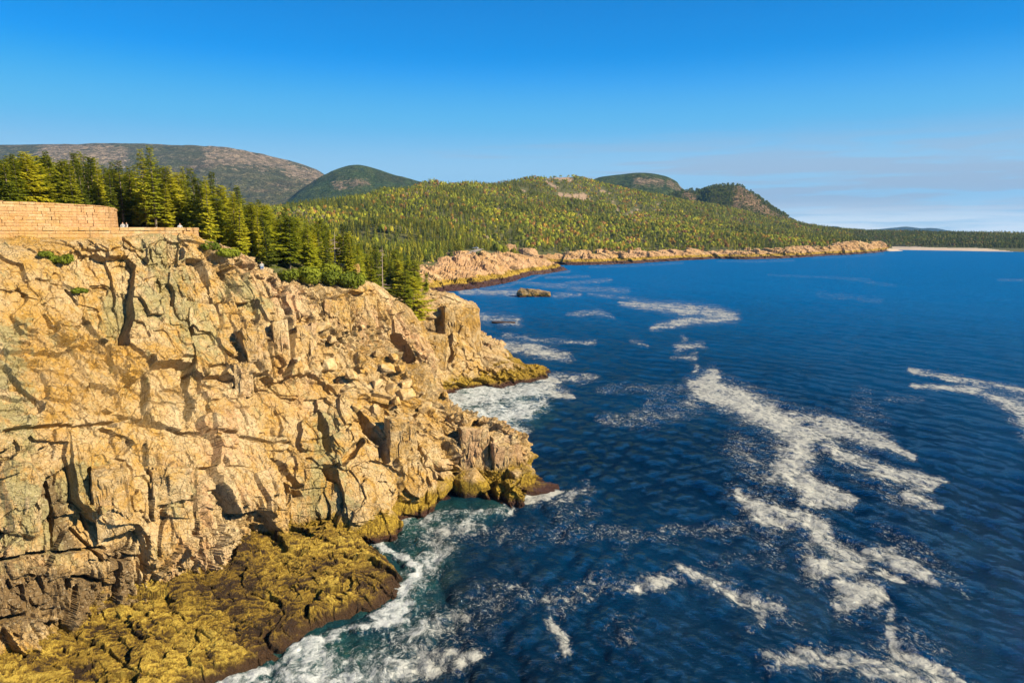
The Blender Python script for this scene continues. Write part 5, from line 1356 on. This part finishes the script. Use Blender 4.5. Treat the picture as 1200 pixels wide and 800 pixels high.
# ------------------------------------------------------------------ people and a car
def fabric(name, col): return simple(name, col, .85)
M_skin = simple('skin', (0.5, 0.3, 0.2), .6)
def person(loc, rz, pose, shirt, trousers, hairc, label):
    V = {}
    if pose == 'sit':
        J = [((0, 0, .15), .15), ((0, 0, .35), .14), ((0, 0, .55), .16), ((0, 0, .68), .07),
             ((.20, 0, .60), .06), ((.26, .12, .38), .048), ((.16, .34, .30), .035), ((-.20, 0, .60), .06), ((-.26, .12, .38), .048), ((-.16, .34, .30), .035),
             ((.10, .05, .10), .10), ((.13, .45, .30), .075), ((.13, .52, -.10), .05), ((.13, .64, -.14), .04), ((-.10, .05, .10), .10), ((-.13, .45, .30), .075), ((-.13, .52, -.10), .05), ((-.13, .64, -.14), .04)]
        hz = .84
    else:
        J = [((0, 0, .95), .15), ((0, 0, 1.15), .13), ((0, 0, 1.38), .16), ((0, 0, 1.50), .065),
             ((.20, 0, 1.42), .06), ((.27, .02, 1.14), .048), ((.25, .14, .90), .035), ((-.20, 0, 1.42), .06), ((-.27, .02, 1.14), .048), ((-.25, .14, .90), .035),
             ((.09, 0, .88), .10), ((.11, .03, .48), .07), ((.11, 0, .08), .048), ((.11, .14, .04), .042), ((-.09, 0, .88), .10), ((-.11, .03, .48), .07), ((-.11, 0, .08), .048), ((-.11, .14, .04), .042)]
        hz = 1.64
    E = [(0, 1), (1, 2), (2, 3), (2, 4), (4, 5), (5, 6), (2, 7), (7, 8), (8, 9), (0, 10), (10, 11), (11, 12), (12, 13), (0, 14), (14, 15), (15, 16), (16, 17)]
    J.append(((0, .01, hz - .05), .075)); J.append(((0, .01, hz + .07), .085)); E += [(3, 18), (18, 19)]
    me = bpy.data.meshes.new('person'); me.from_pydata([j[0] for j in J], E, []); me.update()
    tmp = bpy.data.objects.new('person_tmp', me); C.objects.link(tmp)
    md = tmp.modifiers.new('skin', 'SKIN'); md2 = tmp.modifiers.new('sub', 'SUBSURF'); md2.levels = 2; md2.render_levels = 2
    for i, j in enumerate(J):
        me.skin_vertices[0].data[i].radius = (j[1], j[1]); me.skin_vertices[0].data[i].use_root = (i == 0)
    dg = bpy.context.evaluated_depsgraph_get(); dg.update()
    m2 = bpy.data.meshes.new_from_object(tmp.evaluated_get(dg)); bpy.data.objects.remove(tmp)
    m2.materials.clear()
    for m in (shirt, trousers, M_skin, hairc): m2.materials.append(m)
    split = .22 if pose == 'sit' else .95; neck = hz - .14
    for p in m2.polygons:
        c = p.center; p.use_smooth = True
        if c.z > neck: p.material_index = 3 if (c.z > hz + .06 or c.y < -.02) else 2
        elif (c.z < split) or (pose == 'sit' and c.y > .18 and c.z < .42 and abs(c.x) < .21): p.material_index = 1
        elif abs(c.x) > .2 and (c.y > .3 or (pose != 'sit' and c.z < 1.0)): p.material_index = 2
        else: p.material_index = 0
    o = bpy.data.objects.new('person', m2); C.objects.link(o); o.location = loc; o.rotation_euler = (0, 0, rz)
    tag(o, label, 'person'); return o
Mw, Mn, Mh, Mb, Mr = fabric('white_cloth', (.42, .42, .42)), fabric('navy_cloth', (.03, .05, .12)), simple('brown_hair', (.06, .035, .02), .7), fabric('blue_cloth', (.16, .26, .5)), fabric('red_cloth', (.4, .08, .08))
p = PY(144, 266, 98); person((p[0], p[1], 36.2), 3.4, 'sit', Mw, Mw, Mh, 'person all in white sitting on the terrace beside the rounded wall corner')
p = PY(148.5, 266, 99); person((p[0], p[1], 36.2), 2.7, 'sit', Mw, Mn, Mh, 'person in white shirt and dark trousers sitting beside the one all in white')
p = PY(211, 268, 90.5); person((p[0], p[1], 36.0), 3.6, 'sit', Mw, Mr, Mh, 'person in white top sitting low at the seaward end of the terrace wall')
p = edge_pt(309, 313); person((p[0], p[1] + .3, p[2] + .15), 3.5, 'sit', Mw, Mb, Mh, 'person in white top and blue trousers sitting at the cliff edge below the spruces')

def car(loc, rz, label):
    import bmesh
    root = empty('parked_car', loc, rz)
    def prism(name, prof, w0, w1, mt, z_split=None):
        V, F = [], []; n_ = len(prof)
        for s in (-1, 1):
            for (y_, z_) in prof: V.append((s * (w0 if z_ < .95 else w1) / 2, y_, z_))
        for i in range(n_): F.append((i, (i + 1) % n_, (i + 1) % n_ + n_, i + n_))
        me = bpy.data.meshes.new(name); me.from_pydata(V, [], F + [tuple(range(n_))[::-1], tuple(range(n_, 2 * n_))]); me.materials.append(mt)
        bm = bmesh.new(); bm.from_mesh(me); bmesh.ops.recalc_face_normals(bm, faces=bm.faces[:]); bmesh.ops.bevel(bm, geom=bm.edges[:], offset=.05, segments=2, affect='EDGES'); bm.to_mesh(me); bm.free()
        return child(name, me, root)
    prism('body', [(-2.2, .35), (2.2, .35), (2.25, .75), (1.3, .95), (-2.0, 1.0), (-2.25, .8)], 1.8, 1.8, simple('silver_paint', (.6, .62, .65), .3, spec=.6))
    prism('cabin', [(1.1, .96), (.5, 1.42), (-1.2, 1.45), (-1.9, 1.0)], 1.6, 1.45, simple('car_glass', (.03, .04, .05), .1, spec=.6))
    prism('roof', [(.45, 1.43), (.3, 1.5), (-1.1, 1.52), (-1.25, 1.44)], 1.4, 1.4, bpy.data.materials['silver_paint'])
    tyre = simple('tyre_rubber', (.02, .02, .02), .8)
    for sx in (-.85, .85):
        for sy in (-1.4, 1.4):
            V_, F_ = tube([(sx - .1, sy, .33), (sx + .1, sy, .33)], [.33, .33], 14); F_ += [tuple(range(14)), tuple(range(14, 28))]
            me = bpy.data.meshes.new('wheel'); me.from_pydata([tuple(v) for v in V_], [], F_); me.materials.append(tyre); child('wheel', me, root)
    tag(root, label, 'car')
p = PY(557, 291.5, 545); z0 = float(terr(np.array([p[0]]), np.array([p[1]]))[0]); car((p[0], p[1], max(z0, p[2])), 1.3, 'pale parked car showing at the edge of the wood above the slabs')
# lay-by slab of road under the car
Vr = []; nr_ = 24
for k in range(nr_):
    s = k / (nr_ - 1); c = PY(533 + 30 * s, 303 - 10 * s, 505 + 48 * s)
    Vr += [c + W(-2.5, 2.5, .9), c + W(3, -3, .9)]
Fr = [(2 * k, 2 * k + 1, 2 * k + 3, 2 * k + 2) for k in range(nr_ - 1)]
o = mesh_np('road', Vr, Fr, simple('pale_asphalt', (.34, .29, .25), .9)); tag(o, 'short stretch of pale coast road emerging from the wood', 'road', kind='structure')

# ------------------------------------------------------------------ haze
M_haze = bpy.data.materials.new('haze_air'); M_haze.use_nodes = True
hn = NT(M_haze.node_tree); hn.n.clear(); ho = hn.new('ShaderNodeOutputMaterial')
pv = hn.new('ShaderNodeVolumePrincipled', ins={'Color': (0.26, 0.58, 1.0, 1), 'Density': 0.000042, 'Anisotropy': 0.0})
hn.l.new(pv.outputs[0], ho.inputs['Volume'])
x0, x1, y0, y1, z0, z1 = -10800, 10800, -10800, 10800, -20, 620
Vh = [(x0, y0, z0), (x1, y0, z0), (x1, y1, z0), (x0, y1, z0), (x0, y0, z1), (x1, y0, z1), (x1, y1, z1), (x0, y1, z1)]
hz_ = mesh_np('haze', Vh, [(3, 2, 1, 0), (4, 5, 6, 7), (0, 1, 5, 4), (1, 2, 6, 5), (2, 3, 7, 6), (3, 0, 4, 7)], M_haze)
tag(hz_, 'thin blue haze over the whole coast', 'haze', kind='stuff')
